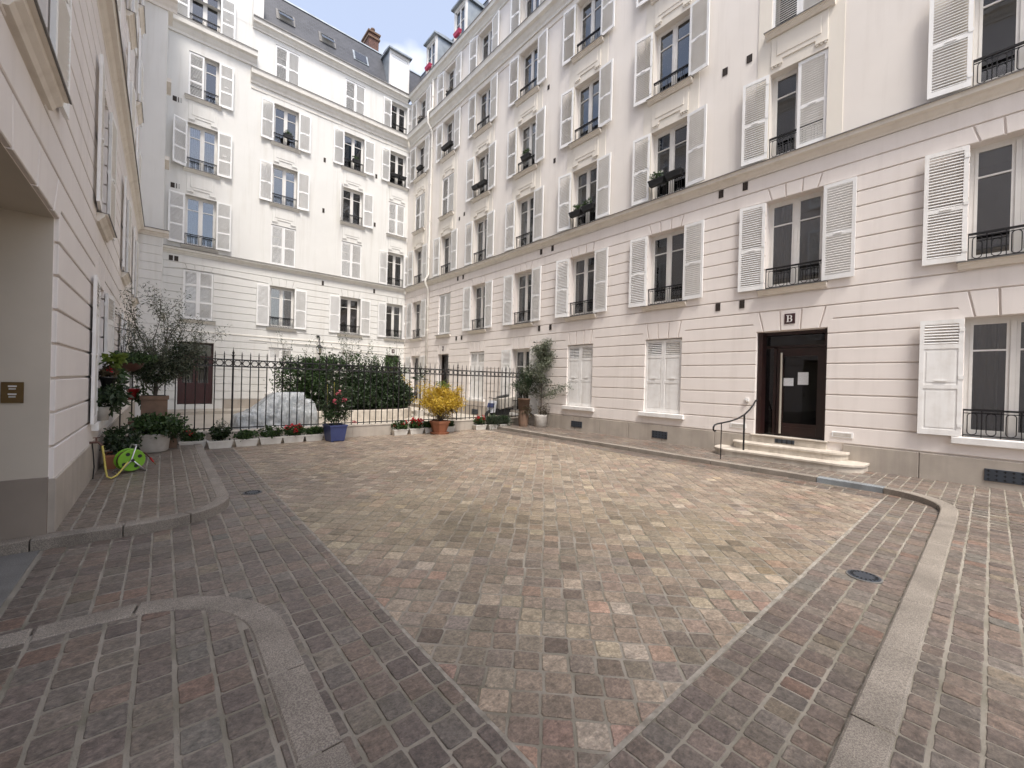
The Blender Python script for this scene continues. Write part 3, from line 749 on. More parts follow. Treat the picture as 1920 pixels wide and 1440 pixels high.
def wall_vent(root, x, z, wv=.12, hv=.2, y=0):
    v = MB().box(x-wv/2, x+wv/2, y-.012, y+.0, z-hv/2, z+hv/2).build('air_vent', M['vent'], root)
    m = MB()
    for i in range(3):
        for j in range(5): m.box(x-wv/2+wv*(i+.28)/3, x-wv/2+wv*(i+.72)/3, y-.0145, y-.011, z-hv/2+hv*(j+.25)/5, z-hv/2+hv*(j+.75)/5)
    m.build('vent_holes', M['hole'], v, kind='stuff')
def cellar_grate(root, x, z, wv, hv, y):
    v = MB().slab([(x-wv/2, z-hv/2), (x+wv/2, z-hv/2), (x+wv/2, z+hv/2), (x-wv/2, z+hv/2)], y+.01, y-.014, .004).build('cellar_grate', M['grate'], root)
    m = MB(); nx = max(3, round(wv/.085)); nz_ = 3
    for i in range(nx):
        for j in range(nz_):
            cx, cz, r = x-wv/2+wv*(i+.5+(.0 if j % 2 else .0))/nx, z-hv/2+hv*(j+.5)/nz_, .024
            m.slab([(cx-r, cz), (cx-.008, cz-.008), (cx, cz-r), (cx+.008, cz-.008), (cx+r, cz), (cx+.008, cz+.008), (cx, cz+r), (cx-.008, cz+.008)], y-.013, y-.0152)
    m.build('grate_holes', M['hole'], v, kind='stuff')
def bay(root, w_):
    """one window with whatever belongs to it. w_: dict"""
    cx, hw, z0, z1 = w_['cx'], w_['hw'], w_['z0'], w_['z1']
    sh = w_.get('sh', 'oo'); style = w_.get('style', 'full'); lw = hw-.004; y = -.064
    yc = .03
    window(root, cx, hw, z0, z1, w_.get('cur', 'none'), w_.get('tr', .73), w_.get('depth', .2))
    zb, hh = z0+.012, z1-z0-.03
    rails = w_.get('rails', [.47]); mat = w_.get('mat', 'white'); single = w_.get('single', False)
    j = lambda: random.uniform(0, 5)
    for k, c in enumerate(sh):
        sgn = -1 if k == 0 else 1; base = math.pi if k == 0 else 0
        hx = cx+sgn*(hw+.006)
        if c == 'o': leaf(root, (hx, y, zb), base+(R(j()+1.5) if k == 0 else -R(j()+1.5)), lw, hh, style, rails, mat, single, True)
        elif c == 'c': leaf(root, (cx+sgn*(hw-.002), yc, zb), 0 if k == 0 else math.pi, lw, hh, style, rails, mat, single)
        elif c == 'p': leaf(root, (hx, y, zb), base+(R(62) if k == 0 else -R(62)), lw, hh, style, rails, mat, single, True)
        elif c == 'h': leaf(root, (hx, y, zb), base+(R(28) if k == 0 else -R(28)), lw, hh, style, rails, mat, single, True)
    if w_.get('rail', True) and sh != 'cc':
        link('railing', cached(('rail', round(2*hw, 2)), lambda: rail_mesh(2*hw-.01)), root, loc=(cx-hw+.005, w_.get('raily', .04), z0+.012))
    sk = w_.get('sill')
    if sk: sill(root, cx, hw, z0, sk, w_.get('smat', 'mould'))

# ------------------------------------------------------------------ right wing (local x = -Y)
F1, F2, F3, F4, F5 = (3.87, 5.86), (6.83, 8.76), (9.70, 11.62), (12.58, 14.42), (15.36, 17.0)
GR = (.88, 2.91)
def plinth(root, x0, x1, mat, z0=.0, z1=.545, cuts=()):
    x = x0; 
    while x < x1-.05:
        e = min(x+random.uniform(1.0, 1.5), x1)
        if x1-e < .5: e = x1
        if not any(c[0] < (x+e)/2 < c[1] for c in cuts):
            MB().slab([(x+.004, z0), (e-.004, z0), (e-.004, z1), (x+.004, z1)], .0, -.052-random.uniform(0, .002), .008).build('plinth_block', mat, root)
        x = e
def finish_wall(root, x0, x1, wins, mat_low, mat_up, strips=True, top=17.2, strip_mat=None, strip_hw=.81, f3=F3, f4=F4, skip_strip=()):
    holes = [(v['cx']-v['hw'], v['cx']+v['hw'], v['z0'], v['z1']) for v in wins]
    cells_wall(x0, x1, 0, 6.6, [h for h in holes if h[3] < 6.6], 0, .26).build('wall', mat_low, root)
    cells_wall(x0, x1, 6.6, top, [h for h in holes if h[2] > 6.6], 0, .26).build('upper_wall', mat_up, root)
    arches = []
    for v in wins:
        if v['z1'] < 3.2: arches.append((v['cx'], v['hw'], v['z1'], 3.085, 3.365))
        elif 5.5 < v['z1'] < 6.1: arches.append((v['cx'], v['hw'], v['z1'], 5.86, 6.165))
    low = [h for h in holes if h[3] < 6.6]
    rustication(root, x0, x1, low, mat_low, arches)
    return holes
root = thing('apartment_building', 'pinkish cream apartment wing with glazed brown door marked B and curved steps', 'building', (XR, 0, 0), -math.pi/2)
RW = root
WC = [.21, -2.88, -5.86, -8.79, -11.69, -14.57, -17.40, -20.25, 3.15]
HW = .535
wins = []
def W(c, fl, **k):
    d = dict(cx=WC[c], hw=HW, z0=fl[0], z1=fl[1]); d.update(k); wins.append(d); return d
door_b = dict(cx=-2.88, hw=.66, z0=.56, z1=2.91); door_7 = dict(cx=-17.40, hw=.5, z0=.15, z1=2.91)
gs = dict(style='ground', rails=[.42], mat='white_old')
W(0, GR, sh='oo', sill='stone', cur='left', **gs)
W(2, GR, sh='cc', sill='stone', rail=False, **gs); W(3, GR, sh='cc', sill='stone', rail=False, **gs)
W(4, (.45, 2.91), sh='oo', sill='stone', **gs); W(5, GR, sh='cc', sill='stone', rail=False, **gs); W(7, (.45, 2.91), sh='oo', sill='stone', **gs); W(8, GR, sh='cc', sill='stone', rail=False, **gs)
st1 = {1: dict(cur='left', single=True), 0: dict(single=True, mat='white_old'), 2: {}, 3: dict(cur='left'), 4: dict(cur='sheer'), 5: dict(cur='sheer'), 6: dict(sh='cc'), 7: dict(cur='left'), 8: {}}
for c in (1, 0, 2, 3, 4, 5, 6, 7, 8): W(c, F1, sill='f1', **st1[c])
st2 = {1: dict(sh='oc', single=True), 0: dict(single=True), 3: dict(cur='none'), 2: dict(cur='left'), 4: dict(cur='sides'), 5: dict(cur='sheer'), 6: {}, 7: dict(cur='grey'), 8: {}}
for c in (1, 0, 2, 3, 4, 5, 6, 7, 8): W(c, F2, **st2[c])
st3 = {0: dict(cur='sides'), 1: dict(sh='cc'), 2: dict(cur='sides'), 3: dict(cur='sides'), 4: dict(cur='left'), 5: dict(cur='sheer'), 6: dict(sh='cc'), 7: dict(sh='cc'), 8: {}}
for c in range(9): W(c, F3, sill='lead', **st3[c])
st4 = {2: dict(cur='sheer'), 3: dict(cur='sides'), 4: dict(cur='left'), 1: dict(sh='cc')}
for c in range(9): W(c, F4, sill='lead', **st4.get(c, {}))
for c in range(9): W(c, F5, rail=False, depth=.22, cur='sheer' if c in (5,) else 'none')
holes = finish_wall(root, -YB+.0, 9.0, wins+[door_b, door_7], M['wall_r'], M['wall_up'])
for c in range(9):
    strip(root, WC[c], .80, 6.74, 14.66, holes, M['strip'])
    for za, zb in ((F3[0]-.16, F2[1]+.14), (F4[0]-.16, F3[1]+.14)): apron(root, WC[c], HW, za, zb, M['strip'])
for v in wins: bay(root, v)
cornice(root, -YB+.17, 9, 6.50, 6.76, .20); cornice(root, -YB+.25, 9, 14.68, 15.26, .30, mat=M['mould_b']); cornice(root, -YB+.22, 9, 17.12, 17.52, .26, mat=M['mould_b'])
MB().slab([(-YB+.03, 14.44), (9, 14.44), (9, 14.56), (-YB+.03, 14.56)], 0, -.03, .006).build('string_course', M['mould'], root)
plinth(root, -YB+.05, 9, M['plinth'], cuts=[(-3.62, -2.14), (-17.95, -16.85)])
for y_ in (3.87, 4.42, 10.15, 10.72, 15.8, 16.25):
    wall_vent(root, -y_, 6.38, .11, .19, -.033); wall_vent(root, -y_-.0, 3.60, .11, .19, -.034)
for y_ in (3.87, 4.42): wall_vent(root, -y_, 9.40, .12, .18, 0)
for y_, z_ in ((10.2, 9.5), (10.6, 12.3), (15.9, 9.3), (16.3, 9.2)): wall_vent(root, -y_, z_, .1, .16, 0)
for y_, wv, zc in ((8.82, .46, .30), (5.87, .45, .29), (-.25, .62, .30)): cellar_grate(root, -y_, zc, wv, .20, -.053)
cellar_grate(root, -14.6, .3, .42, .22, -.053)
# plaque with a serif letter B above the door
pl = MB().slab([(-2.99, 3.05), (-2.79, 3.05), (-2.79, 3.27), (-2.99, 3.27)], -.02, -.048, .004).build('letter_plaque', M['plate_red'], root)
m = MB(); bx, bz, s_ = -2.955, 3.085, .15
def rect(a, b, c, d): m.slab([(bx+a*s_, bz+c*s_), (bx+b*s_, bz+c*s_), (bx+b*s_, bz+d*s_), (bx+a*s_, bz+d*s_)], -.047, -.052)
rect(.0, .36, 0, .055); rect(0, .36, .945, 1); rect(.12, .30, .05, .95); rect(.3, .5, .0, .06); rect(.3, .5, .94, 1); rect(.3, .5, .50, .56)
def bowl(cz, ro, ri, cx=.5, w1=.17):
    o = [(cx+ (ro*.92)*math.cos(R(t)), cz+ro*math.sin(R(t))) for t in range(-90, 91, 15)]; q = [(cx+(ro*.92-w1)*math.cos(R(t)), cz+ri*math.sin(R(t))) for t in range(90, -91, -15)]
    pts = o+q; nn = len(o)
    for i in range(nn-1): m.slab([(bx+p[0]*s_, bz+p[1]*s_) for p in (o[i], o[i+1], q[nn-2-i], q[nn-1-i])], -.047, -.052)
bowl(.75, .25, .19, .5, .17); bowl(.28, .28, .22, .5, .18)
m.build('letter', M['ink'], pl)
# entrance door B: dark varnished frame, tinted glass, long steel pull
dr = MB(); X0, X1, D = -3.54, -2.22, .30
dr.box(X0, X0+.10, .06, D+.06, .56, 2.91); dr.box(X1-.06, X1, .06, D+.06, .56, 2.91); dr.box(X0, X1, .2, D+.06, 2.84, 2.91); dr.box(X0+.1, X1-.06, D, D+.06, 2.55, 2.61); dr.box(X0+.26, X0+.32, D, D+.06, .56, 2.6)
door = dr.build('door', M['wood_dark'], root)
m = MB(); a, b = X0+.34, X1-.08
m.box(a, a+.13, D-.02, D+.04, .58, 2.54); m.box(b-.14, b, D-.02, D+.04, .58, 2.54); m.box(a+.13, b-.14, D-.02, D+.04, .58, .86); m.box(a+.13, b-.14, D-.02, D+.04, 2.36, 2.54); m.box(a+.135, b-.145, D-.03, D-.018, .64, .78)
m.build('door_leaf', M['wood_dark'], door)
MB().box(a+.13, b-.14, D+.005, D+.015, .86, 2.36).build('door_glass', M['glass_dark'], door)
MB().box(X0+.1, X1-.06, D+.02, D+.03, 2.61, 2.84).build('transom_glass', M['glass_dark'], door)
MB().box(X0+.1, X0+.26, D+.02, D+.03, .58, 2.55).build('side_glass', M['glass_dark'], door)
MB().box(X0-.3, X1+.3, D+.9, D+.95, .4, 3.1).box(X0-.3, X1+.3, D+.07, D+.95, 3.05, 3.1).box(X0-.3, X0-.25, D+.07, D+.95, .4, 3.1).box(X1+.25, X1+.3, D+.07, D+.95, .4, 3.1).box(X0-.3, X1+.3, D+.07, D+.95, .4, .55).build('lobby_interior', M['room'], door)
hd = MB(); hx = a+.10; hd.tube([(hx, D-.08, .62), (hx, D-.08, 2.44)], .023, 10); [hd.tube([(hx, D-.08, z), (hx, D-.02, z)], .008, 6) for z in (.8, 2.3)]
hd.build('pull_handle', M['steel'], door)
nr = MB().box(-.132, .132, -.0015, .0015, -.088, .088).build('notice', M['paper'], door, loc=(-3.01, D-.005, 1.785)); nr = MB().box(-.098, .098, -.0015, .0015, -.138, .138).build('notice', M['paper'], door, loc=(-2.70, D-.005, 1.865))
MB().box(X0, X1, .03, .3, .5, .562).build('threshold', M['limestone'], root)
# white step lights beside the door, small camera housing
for y0 in (1.93, 3.88):
    v = MB().slab([(-y0-.17, .68), (-y0+.17, .68), (-y0+.17, .79), (-y0-.17, .79)], -.02, -.05, .004).build('step_light', M['white'], root)
    MB().slab([(-y0-.14, .70), (-y0+.14, .70), (-y0+.14, .77), (-y0-.14, .77)], -.049, -.053).build('lens', M['pot_white'], v)
v = MB().box(-3.74, -3.66, -.065, -.02, 1.31, 1.39).build('sensor_box', M['white'], root); MB().lathe([(.0, 0), (.03, 0), (.03, .03), (0, .04)], (-3.7, -.07, 1.31), 10).build('sensor_dome', M['pot_white'], v)
# steps (a part of the wing) with rounded ends
def step(y0, y1, depth, z0, z1, r, nose=.02):
    def pl_(d, rr, g_): 
        return [(-y1-g_, .0)]+[(-y1-g_+rr-rr*math.cos(R(t)), -d-g_+rr-rr*math.sin(R(t))) for t in range(0, 91, 10)]+[(-y0+g_-rr+rr*math.sin(R(t)), -d-g_+rr-rr*math.cos(R(t))) for t in range(0, 91, 10)]+[(-y0+g_, .0)]
    m = MB(); m.plate(pl_(depth, r, 0), z0, z1-.045); sp = m.build('step', M['limestone'], root)
    m = MB(); m.plate(pl_(depth, r, nose), z1-.045, z1, .012, True); m.build('tread', M['limestone'], sp)
step(1.52, 4.24, .72, .0, .245, .42); step(1.82, 3.92, .40, .0, .405, .3)
MB().slab([(-3.58, .40), (-2.18, .40), (-2.18, .545), (-3.58, .545)], .05, -.055, .01).build('step', M['limestone'], root)
MB().slab([(-3.60, .545), (-2.16, .545), (-2.16, .575), (-3.60, .575)], .05, -.075, .006).build('tread', M['limestone'], root)
cellar_grate(root, -2.92, .475, .37, .085, -.055)
# handrail: thing of its own
hr = thing('stair_handrail', 'curved black iron handrail beside the steps of door B', 'handrail', (9.1, 3.74, ZR))
P_ = lambda *p: tuple(np.array(p)-np.array((9.1, 3.74, ZR)))
MB().tube([P_(9.1, 3.74, ZR), P_(9.1, 3.74, .86)], .011, 8).build('post', M['iron'], hr); MB().tube([P_(9.84, 3.56, ZR), P_(9.84, 3.56, 1.03)], .02, 8).build('post', M['iron'], hr)
pts = [P_(*p) for p in ((8.97, 3.80, .70), (8.93, 3.81, .69), (8.90, 3.82, .72), (8.90, 3.82, .77), (8.93, 3.81, .82), (9.0, 3.78, .845), (9.1, 3.74, .86), (9.35, 3.68, .89), (9.6, 3.62, .94), (9.84, 3.56, 1.03), (10.05, 3.53, 1.14), (10.2, 3.51, 1.25), (10.3, 3.5, 1.34), (10.4, 3.5, 1.36))]
MB().tube(pts, .018, 8).build('rail', M['iron'], hr, smooth=True)
# door of the far stair in column 7
def plain_door(root, d, wood, glaze=False, two=True, dep=.24):
    cx, hw, z0, z1 = d['cx'], d['hw'], d['z0'], d['z1']
    o = MB().box(cx-hw, cx-hw+.07, dep-.04, dep+.05, z0, z1).box(cx+hw-.07, cx+hw, dep-.04, dep+.05, z0, z1).box(cx-hw+.07, cx+hw-.07, dep-.04, dep+.05, z1-.08, z1).box(cx-hw+.07, cx+hw-.07, dep-.03, dep+.05, z0+1.98, z0+2.05).build('door', wood, root)
    halves = ((cx-hw+.07, cx-.004), (cx+.004, cx+hw-.07)) if two else ((cx-hw+.07, cx+hw-.07),)
    for a, b in halves:
        m = MB(); m.box(a, a+.08, dep-.01, dep+.04, z0+.02, z0+1.98); m.box(b-.08, b, dep-.01, dep+.04, z0+.02, z0+1.98); m.box(a+.08, b-.08, dep-.01, dep+.04, z0+.02, z0+.16); m.box(a+.08, b-.08, dep-.01, dep+.04, z0+.78, z0+.9); m.box(a+.08, b-.08, dep-.01, dep+.04, z0+1.88, z0+1.98); m.box(a+.08, b-.08, dep+.01, dep+.03, z0+.16, z0+.78); m.box(a+.11, b-.11, dep-.002, dep+.012, z0+.22, z0+.72)
        lf = m.build('door_leaf', wood, o)
        MB().box(a+.08, b-.08, dep+.01, dep+.018, z0+.9, z0+1.88).build('door_glass', M['glass_dark'], lf)
        bars = MB()
        for k in range(4): x = a+.08+(b-a-.16)*(k+.5)/4; bars.box(x-.007, x+.007, dep-.006, dep+.008, z0+.9, z0+1.88)
        bars.build('door_bars', M['iron'], lf)
    MB().box(cx-hw+.07, cx+hw-.07, dep+.01, dep+.02, z0+2.05, z1-.08).build('transom_glass', M['glass_dark'], o)
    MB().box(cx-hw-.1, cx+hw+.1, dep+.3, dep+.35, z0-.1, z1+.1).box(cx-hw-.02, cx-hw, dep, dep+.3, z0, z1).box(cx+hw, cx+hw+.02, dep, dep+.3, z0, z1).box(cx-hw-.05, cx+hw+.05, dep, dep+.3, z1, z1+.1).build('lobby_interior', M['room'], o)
    MB().tube([(cx+.05, dep-.03, z0+1.0), (cx+.05, dep-.06, z0+1.0), (cx+.05, dep-.06, z0+1.1)], .012, 6).build('handle', M['brass'], o)
plain_door(root, door_7, M['wood_dark'])
pl = MB().slab([(-17.5, 3.08), (-17.36, 3.08), (-17.36, 3.29), (-17.5, 3.29)], -.02, -.046, .003).build('letter_plaque', M['plate_red'], root)
MB().slab([(-17.455, 3.13), (-17.405, 3.13), (-17.405, 3.24), (-17.455, 3.24)], -.045, -.049).build('letter', M['ink'], pl)
# mansard with dormers
def mansard(root, x0, x1, zb=17.50, rise=2.55, back=1.15, y=.05):
    m = MB(); V = [(x0, y, zb), (x1, y, zb), (x1, y+back, zb+rise), (x0, y+back, zb+rise)]; m.add(V, [(0, 1, 2, 3)])
    me = m.mesh('roof', M['slate']); uv = me.uv_layers.new(name='UV'); sl = math.hypot(rise, back)
    for i, c in enumerate(((x0, 0), (x1, 0), (x1, sl), (x0, sl))): uv.data[i].uv = c
    rf = link('roof', me, root)
    MB().extrude_x([(y+back-.05, zb+rise-.02), (y+back-.03, zb+rise+.06), (y+back+5, zb+rise+.8), (y+back+5, zb+rise+.6)], x0, x1).build('upper_roof', M['zinc'], rf)
    m = MB(); m.tube([(x0, -.20, zb+.06), (x1, -.20, zb+.06)], .05, 8); m.build('gutter', M['lead'], rf)
    return rf
def dormer(root, cx, hw=.5, zb=17.62, zt=19.55, y=-.02, shut=False, label=None):
    o = MB().box(cx-hw, cx-hw+.1, y, y+.12, zb, zt-.25).box(cx+hw-.1, cx+hw, y, y+.12, zb, zt-.25).box(cx-hw, cx+hw, y, y+.12, zt-.25, zt-.1).box(cx-hw, cx+hw, y, y+.12, zb-.1, zb).build('dormer', M['frame'], root)
    MB().box(cx-hw, cx-hw+.02, y+.12, y+1.2, zb-.2, zt-.1).box(cx+hw-.02, cx+hw, y+.12, y+1.2, zb-.2, zt-.1).build('dormer_cheeks', M['zinc'], o)
    MB().extrude_x([(y-.14, zt-.1), (y-.14, zt-.02), (y+.5, zt+.06), (y+1.5, zt-.02), (y+1.5, zt-.1)][::-1], cx-hw-.1, cx+hw+.1).build('dormer_roof', M['zinc'], o)
    if shut:
        m = MB(); n = 12
        for k in range(n): z = zb+(zt-.25-zb)*k/n; m.add([(cx-hw+.1, y+.03, z), (cx+hw-.1, y+.03, z), (cx+hw-.1, y+.036, z+(zt-.25-zb)/n), (cx-hw+.1, y+.036, z+(zt-.25-zb)/n)], [(0, 1, 2, 3)])
        m.build('roller_shutter', M['white'], o)
    else:
        h = zt-.25-zb
        m = MB(); a, b = cx-hw+.1, cx+hw-.1
        m.box(a, a+.06, y+.05, y+.1, zb, zb+h); m.box(b-.06, b, y+.05, y+.1, zb, zb+h); m.box(cx-.04, cx+.04, y+.04, y+.1, zb, zb+h); m.box(a, b, y+.05, y+.1, zb+h-.07, zb+h); m.box(a, b, y+.05, y+.1, zb, zb+.12); m.box(a, b, y+.055, y+.1, zb+h*.6, zb+h*.6+.03)
        m.build('dormer_frame', M['white'], o)
        for xa, xb in ((a+.06, cx-.04), (cx+.04, b-.06)):
            for za, zc in ((zb+.12, zb+h*.6), (zb+h*.6+.03, zb+h-.07)): MB().box(xa, xb, y+.075, y+.08, za, zc).build('pane', M['glass'], o)
        MB().box(a-.02, b+.02, y+.35, y+.4, zb, zb+h).build('room_interior', M['room'], o)
mansard(root, -YB-1.2, 9)
for y_ in (19.45, 16.7, 13.9, 11.1, 8.2): dormer(root, -y_)
# downpipe on the right wing, beside its far corner
dp = MB(); px = -18.95; dp.tube([(px, -.10, .15), (px, -.10, 6.3), (px, -.26, 6.55), (px, -.26, 6.8), (px, -.10, 7.05), (px, -.10, 14.4), (px, -.36, 14.75), (px, -.36, 15.3), (px, -.1, 15.6), (px, -.1, 17.1)], .055, 10)
pp = dp.build('downpipe', M['pipe'], root, smooth=True)
m = MB()
for z in (1.2, 2.4, 4.2, 5.4, 7.9, 9.8, 11.7, 13.6, 16.2): m.lathe([(.05, -.03), (.07, -.03), (.07, .03), (.05, .03)], (px, -.10, z), 10)
m.build('pipe_collars', M['pipe'], pp)

# ------------------------------------------------------------------ back wing (local x = X)
root = thing('apartment_building', 'white apartment wing across the rear yard with slate mansard roof and skylights', 'building', (0, YB, 0), 0)
BW = root
wins = []
def B_(cx, hw, z, **k): wins.append(dict(cx=cx, hw=hw, z0=z[0], z1=z[1], smat='mould_b', **k))
d1 = dict(cx=1.04, hw=.59, z0=.34, z1=2.95); d4 = dict(cx=9.70, hw=.42, z0=.2, z1=2.95)
r2 = dict(rails=[.36, .70])
B_(1.06, .50, (3.89, 5.95), sh='cc', sill='f1', **r2); B_(1.08, .525, (6.95, 9.02), cur='left', sill='f1', **r2); B_(1.08, .51, (10.10, 12.0), sh='ho', cur='sheer', sill='lead', **r2); B_(1.08, .51, (13.06, 14.93), sh='co', cur='sheer', sill='lead', **r2); B_(1.07, .52, (16.02, 17.75), cur='grey', **r2)
for cx, g_, c1, c2, c3, c4, c5 in ((4.18, 'cc', 'oo', 'cc', 'oo', 'oo', 'cc'), (7.32, 'cc', 'oo', 'cc', 'po', 'oo', 'cc'), (9.73, None, 'oo', 'oo', 'cc', 'oo', 'oo')):
    hw = .52 if cx < 9 else .48
    if g_: B_(cx, hw-.02, (.88, 2.93), sh=g_, sill='stone', rail=False, style='ground', rails=[.42], mat='white_old')
    B_(cx, hw, (3.89, 5.79), sh=c1, sill='f1', cur='sheer' if cx < 5 else 'none' if cx < 8 else 'grey')
    B_(cx, hw, (6.77, 8.63), sh=c2)
    B_(cx, hw, (9.60, 11.40), sh=c3, sill='lead', cur='left' if cx > 7 else 'none'); B_(cx, hw, (12.40, 14.20), sh=c4, sill='lead', cur='sheer' if cx > 9 else 'sides')
    B_(cx, hw-.01, (15.28, 16.92), sh=c5, cur='sheer')
holes = finish_wall(root, -.12, XR, [v for v in wins]+[d1, d4], M['wall_b'], M['wall_b'], top=17.2)
for v in wins: bay(root, v)
for cx in (4.18, 7.32, 9.73):
    a = .80 if cx < 9 else .62
    strip(root, cx, a, 6.74, 14.55, holes, M['wall_b'])
    for za, zb in ((9.45, 8.76), (12.25, 11.53)): apron(root, cx, .5 if cx < 9 else .46, za, zb, M['wall_b'])
strip(root, 1.08, .80, 6.74, 15.45, holes, M['wall_b'])
for za, zb in ((9.95, 9.15), (12.91, 12.12)): apron(root, 1.08, .5, za, zb, M['wall_b'])
cornice(root, -.1, XR-.16, 6.498, 6.758, .20, mat=M['mould_b']); cornice(root, 2.72, XR-.2, 14.678, 15.258, .30, mat=M['mould_b']); cornice(root, -.1, 2.93, 15.42, 16.0, .34, mat=M['mould_b']); cornice(root, 2.75, XR-.2, 17.118, 17.518, .26, mat=M['mould_b'])
MB().slab([(2.75, 14.44), (XR-.03, 14.44), (XR-.03, 14.55), (2.75, 14.55)], 0, -.028, .006).build('string_course', M['mould_b'], root)
MB().slab([(-.1, 3.36), (XR-.02, 3.36), (XR-.02, 3.44), (-.1, 3.44)], 0, -.05, .012).build('string_course', M['mould_b'], root)
# taller left bay rises as a parapeted block
MB().box(-.12, 2.72, .003, 6, 16.0, 17.19).build('attic_backing', M['wall_b'], root) if False else None
m = cells_wall(-.12, 2.74, 17.19, 19.6, [(h[0], h[1], 17.19, h[3]) for h in holes if h[3] > 17.2 and h[1] < 2.7], .0, .26); m.add([(2.74, 0, 17.19), (2.74, 4, 17.19), (2.74, 4, 19.6), (2.74, 0, 19.6), (-.12, 4, 19.6), (-.12, 0, 19.6)], [(0, 1, 2, 3), (3, 2, 4, 5)])
m.build('attic_wall', M['wall_b'], root)
MB().box(2.745, 3.15, -.10, .25, 17.53, 18.9).build('parapet_pier', M['wall_b'], root)
plinth(root, -.05, XR-.05, M['plinth'], cuts=[(.4, 1.7), (9.2, 10.2)])
plain_door(root, d1, M['wood_red']); plain_door(root, d4, M['wood_dark'])
pl = MB().slab([(9.63, 3.08), (9.79, 3.08), (9.79, 3.29), (9.63, 3.29)], -.02, -.046, .003).build('letter_plaque', M['plate_red'], root)
MB().slab([(9.69, 3.13), (9.73, 3.13), (9.73, 3.24), (9.69, 3.24)], -.045, -.049).build('letter', M['ink'], pl)
for x, z in ((.15, 6.3), (.32, 6.3), (.15, 9.25), (.32, 9.25), (.15, 12.75), (.32, 12.75)): wall_vent(root, x, z, .13, .2, -.034 if z < 6.5 else 0)
for x, z in ((5.95, 6.3), (8.55, 6.33), (5.9, 9.9), (8.5, 9.9), (5.9, 12.4), (8.52, 12.5)): wall_vent(root, x, z, .1, .22, -.034 if z < 6.5 else 0)
mansard(root, 2.75, XR+1.2)
for cx in (9.68,): dormer(root, cx, .58, 17.75, 19.75, shut=True)
# roof windows lying in the slates
for cx, op in ((4.15, 1), (6.05, 1), (7.75, 0)):
    sk = link('skylight', None, root, loc=(cx, .05+.62, 17.5+1.28)); sk.rotation_euler = (math.atan2(1.15, 2.55)*-1, 0, 0)
    MB().box(-.40, .40, -.07, .03, -.36, .36).box(-.33, .33, -.073, -.069, -.29, .29).build('skylight_frame', M['zinc'] if not op else M['lead'], sk)
    pn = MB().box(-.31, .31, -.012, .0, -.6, .0).build('pane', M['glass'], sk, loc=(0, -.085, .30))
    if op: pn.rotation_euler = (R(-16), 0, 0)
    MB().box(-.3, .3, -.076, -.0735, -.26, .26).build('blind', M['curtain_grey'] if op else M['zinc'], sk)
# brick chimney with pots
ch = link('chimney', None, root, loc=(8.75, 1.9, 19.9))
m = MB(); random.seed(3)
for k in range(22):
    z = -.6+k*.085; off = (k % 2)*.11
    for s in range(-1, 3):
        xa, xb = max(-.28, -.28+s*.22+off), min(.28, -.28+(s+1)*.22+off-.012)
        if xb-xa > .03: m.box(xa, xb, -.47-random.uniform(0, .006), -.3, z, z+.073)
    for s in range(-1, 5):
        ya, yb = max(-.46, -.46+s*.22+off), min(.5, -.46+(s+1)*.22+off-.012)
        if yb-ya > .03: m.box(-.29-random.uniform(0, .006), -.2, ya, yb, z, z+.073)
m.build('bricks', M['brick'], ch, kind='stuff')
MB().box(-.275, .28, -.455, .5, -.7, 1.27).build('stack', M['mortar'], ch); MB().box(-.34, .34, -.53, .56, 1.0, 1.1).box(-.36, .36, -.55, .58, 1.27, 1.36).build('cap', M['terracotta_old'], ch)
for y_ in (-.25, .15, .4): MB().lathe([(.09, 1.36), (.1, 1.62), (.12, 1.62), (.12, 1.68), (.08, 1.68)], (0, y_, 0), 10).build('chimney_pot', M['terracotta_old'], ch)
# ------------------------------------------------------------------ left wing (local x = Y)
root = thing('apartment_building', 'grey pink apartment wing pierced by the carriage passage beside the hose reel', 'building', (XL, 0, 0), math.pi/2)
LW = root; wins = []
YJ = 19.55                               # the wing steps forward here
LC = [8.87, 13.3, 17.3]
for i, c in enumerate(LC):
    for fl, k in ((GR, dict(sill='stone', style='ground', rails=[.42], mat='white_old')), (F1, dict(sill='f1', mat='white_old')), (F2, {}), (F3, dict(sill='lead')), (F4, dict(sill='lead')), (F5, dict(rail=False))):
        wins.append(dict(cx=c, hw=HW, z0=fl[0], z1=fl[1], **k))
for fl, k in ((F1, dict(sill='f1')), (F2, {}), (F3, dict(sill='lead'))): wins.append(dict(cx=4.42, hw=HW, z0=fl[0], z1=fl[1], **k))
PZ, P0, P1 = 3.0, 3.22, 5.62
gate = dict(cx=(P0+P1)/2, hw=(P1-P0)/2, z0=0, z1=PZ)
holes = [(v['cx']-v['hw'], v['cx']+v['hw'], v['z0'], v['z1']) for v in wins]; gh = (P0, P1, -.1, PZ)
cells_wall(-9, YJ, 0, 6.6, [h for h in holes if h[3] < 6.6]+[gh], 0, .26, [gh]).build('wall', M['wall_l'], root)
cells_wall(-9, YJ, 6.6, 17.2, [h for h in holes if h[2] > 6.6], 0, .26).build('upper_wall', M['wall_l'], root)
arches = [(v['cx'], v['hw'], v['z1'], 3.085, 3.365) for v in wins if v['z1'] < 3.2]+[(v['cx'], v['hw'], v['z1'], 5.86, 6.165) for v in wins if 5.5 < v['z1'] < 6.1]+[(gate['cx'], gate['hw'], PZ, 3.085, 3.365)]
rustication(root, 2.2, YJ, [h for h in holes if h[3] < 6.6]+[(P0, P1+.02, 0, PZ)], M['wall_l'], arches)
for v in wins: bay(root, v)
for c in LC+[4.42]:
    strip(root, c, .80, 6.74, 14.66, holes, M['wall_l'])
    if c > 5:
        for za, zb in ((F3[0]-.16, F2[1]+.14), (F4[0]-.16, F3[1]+.14)): apron(root, c, HW, za, zb, M['wall_l'])
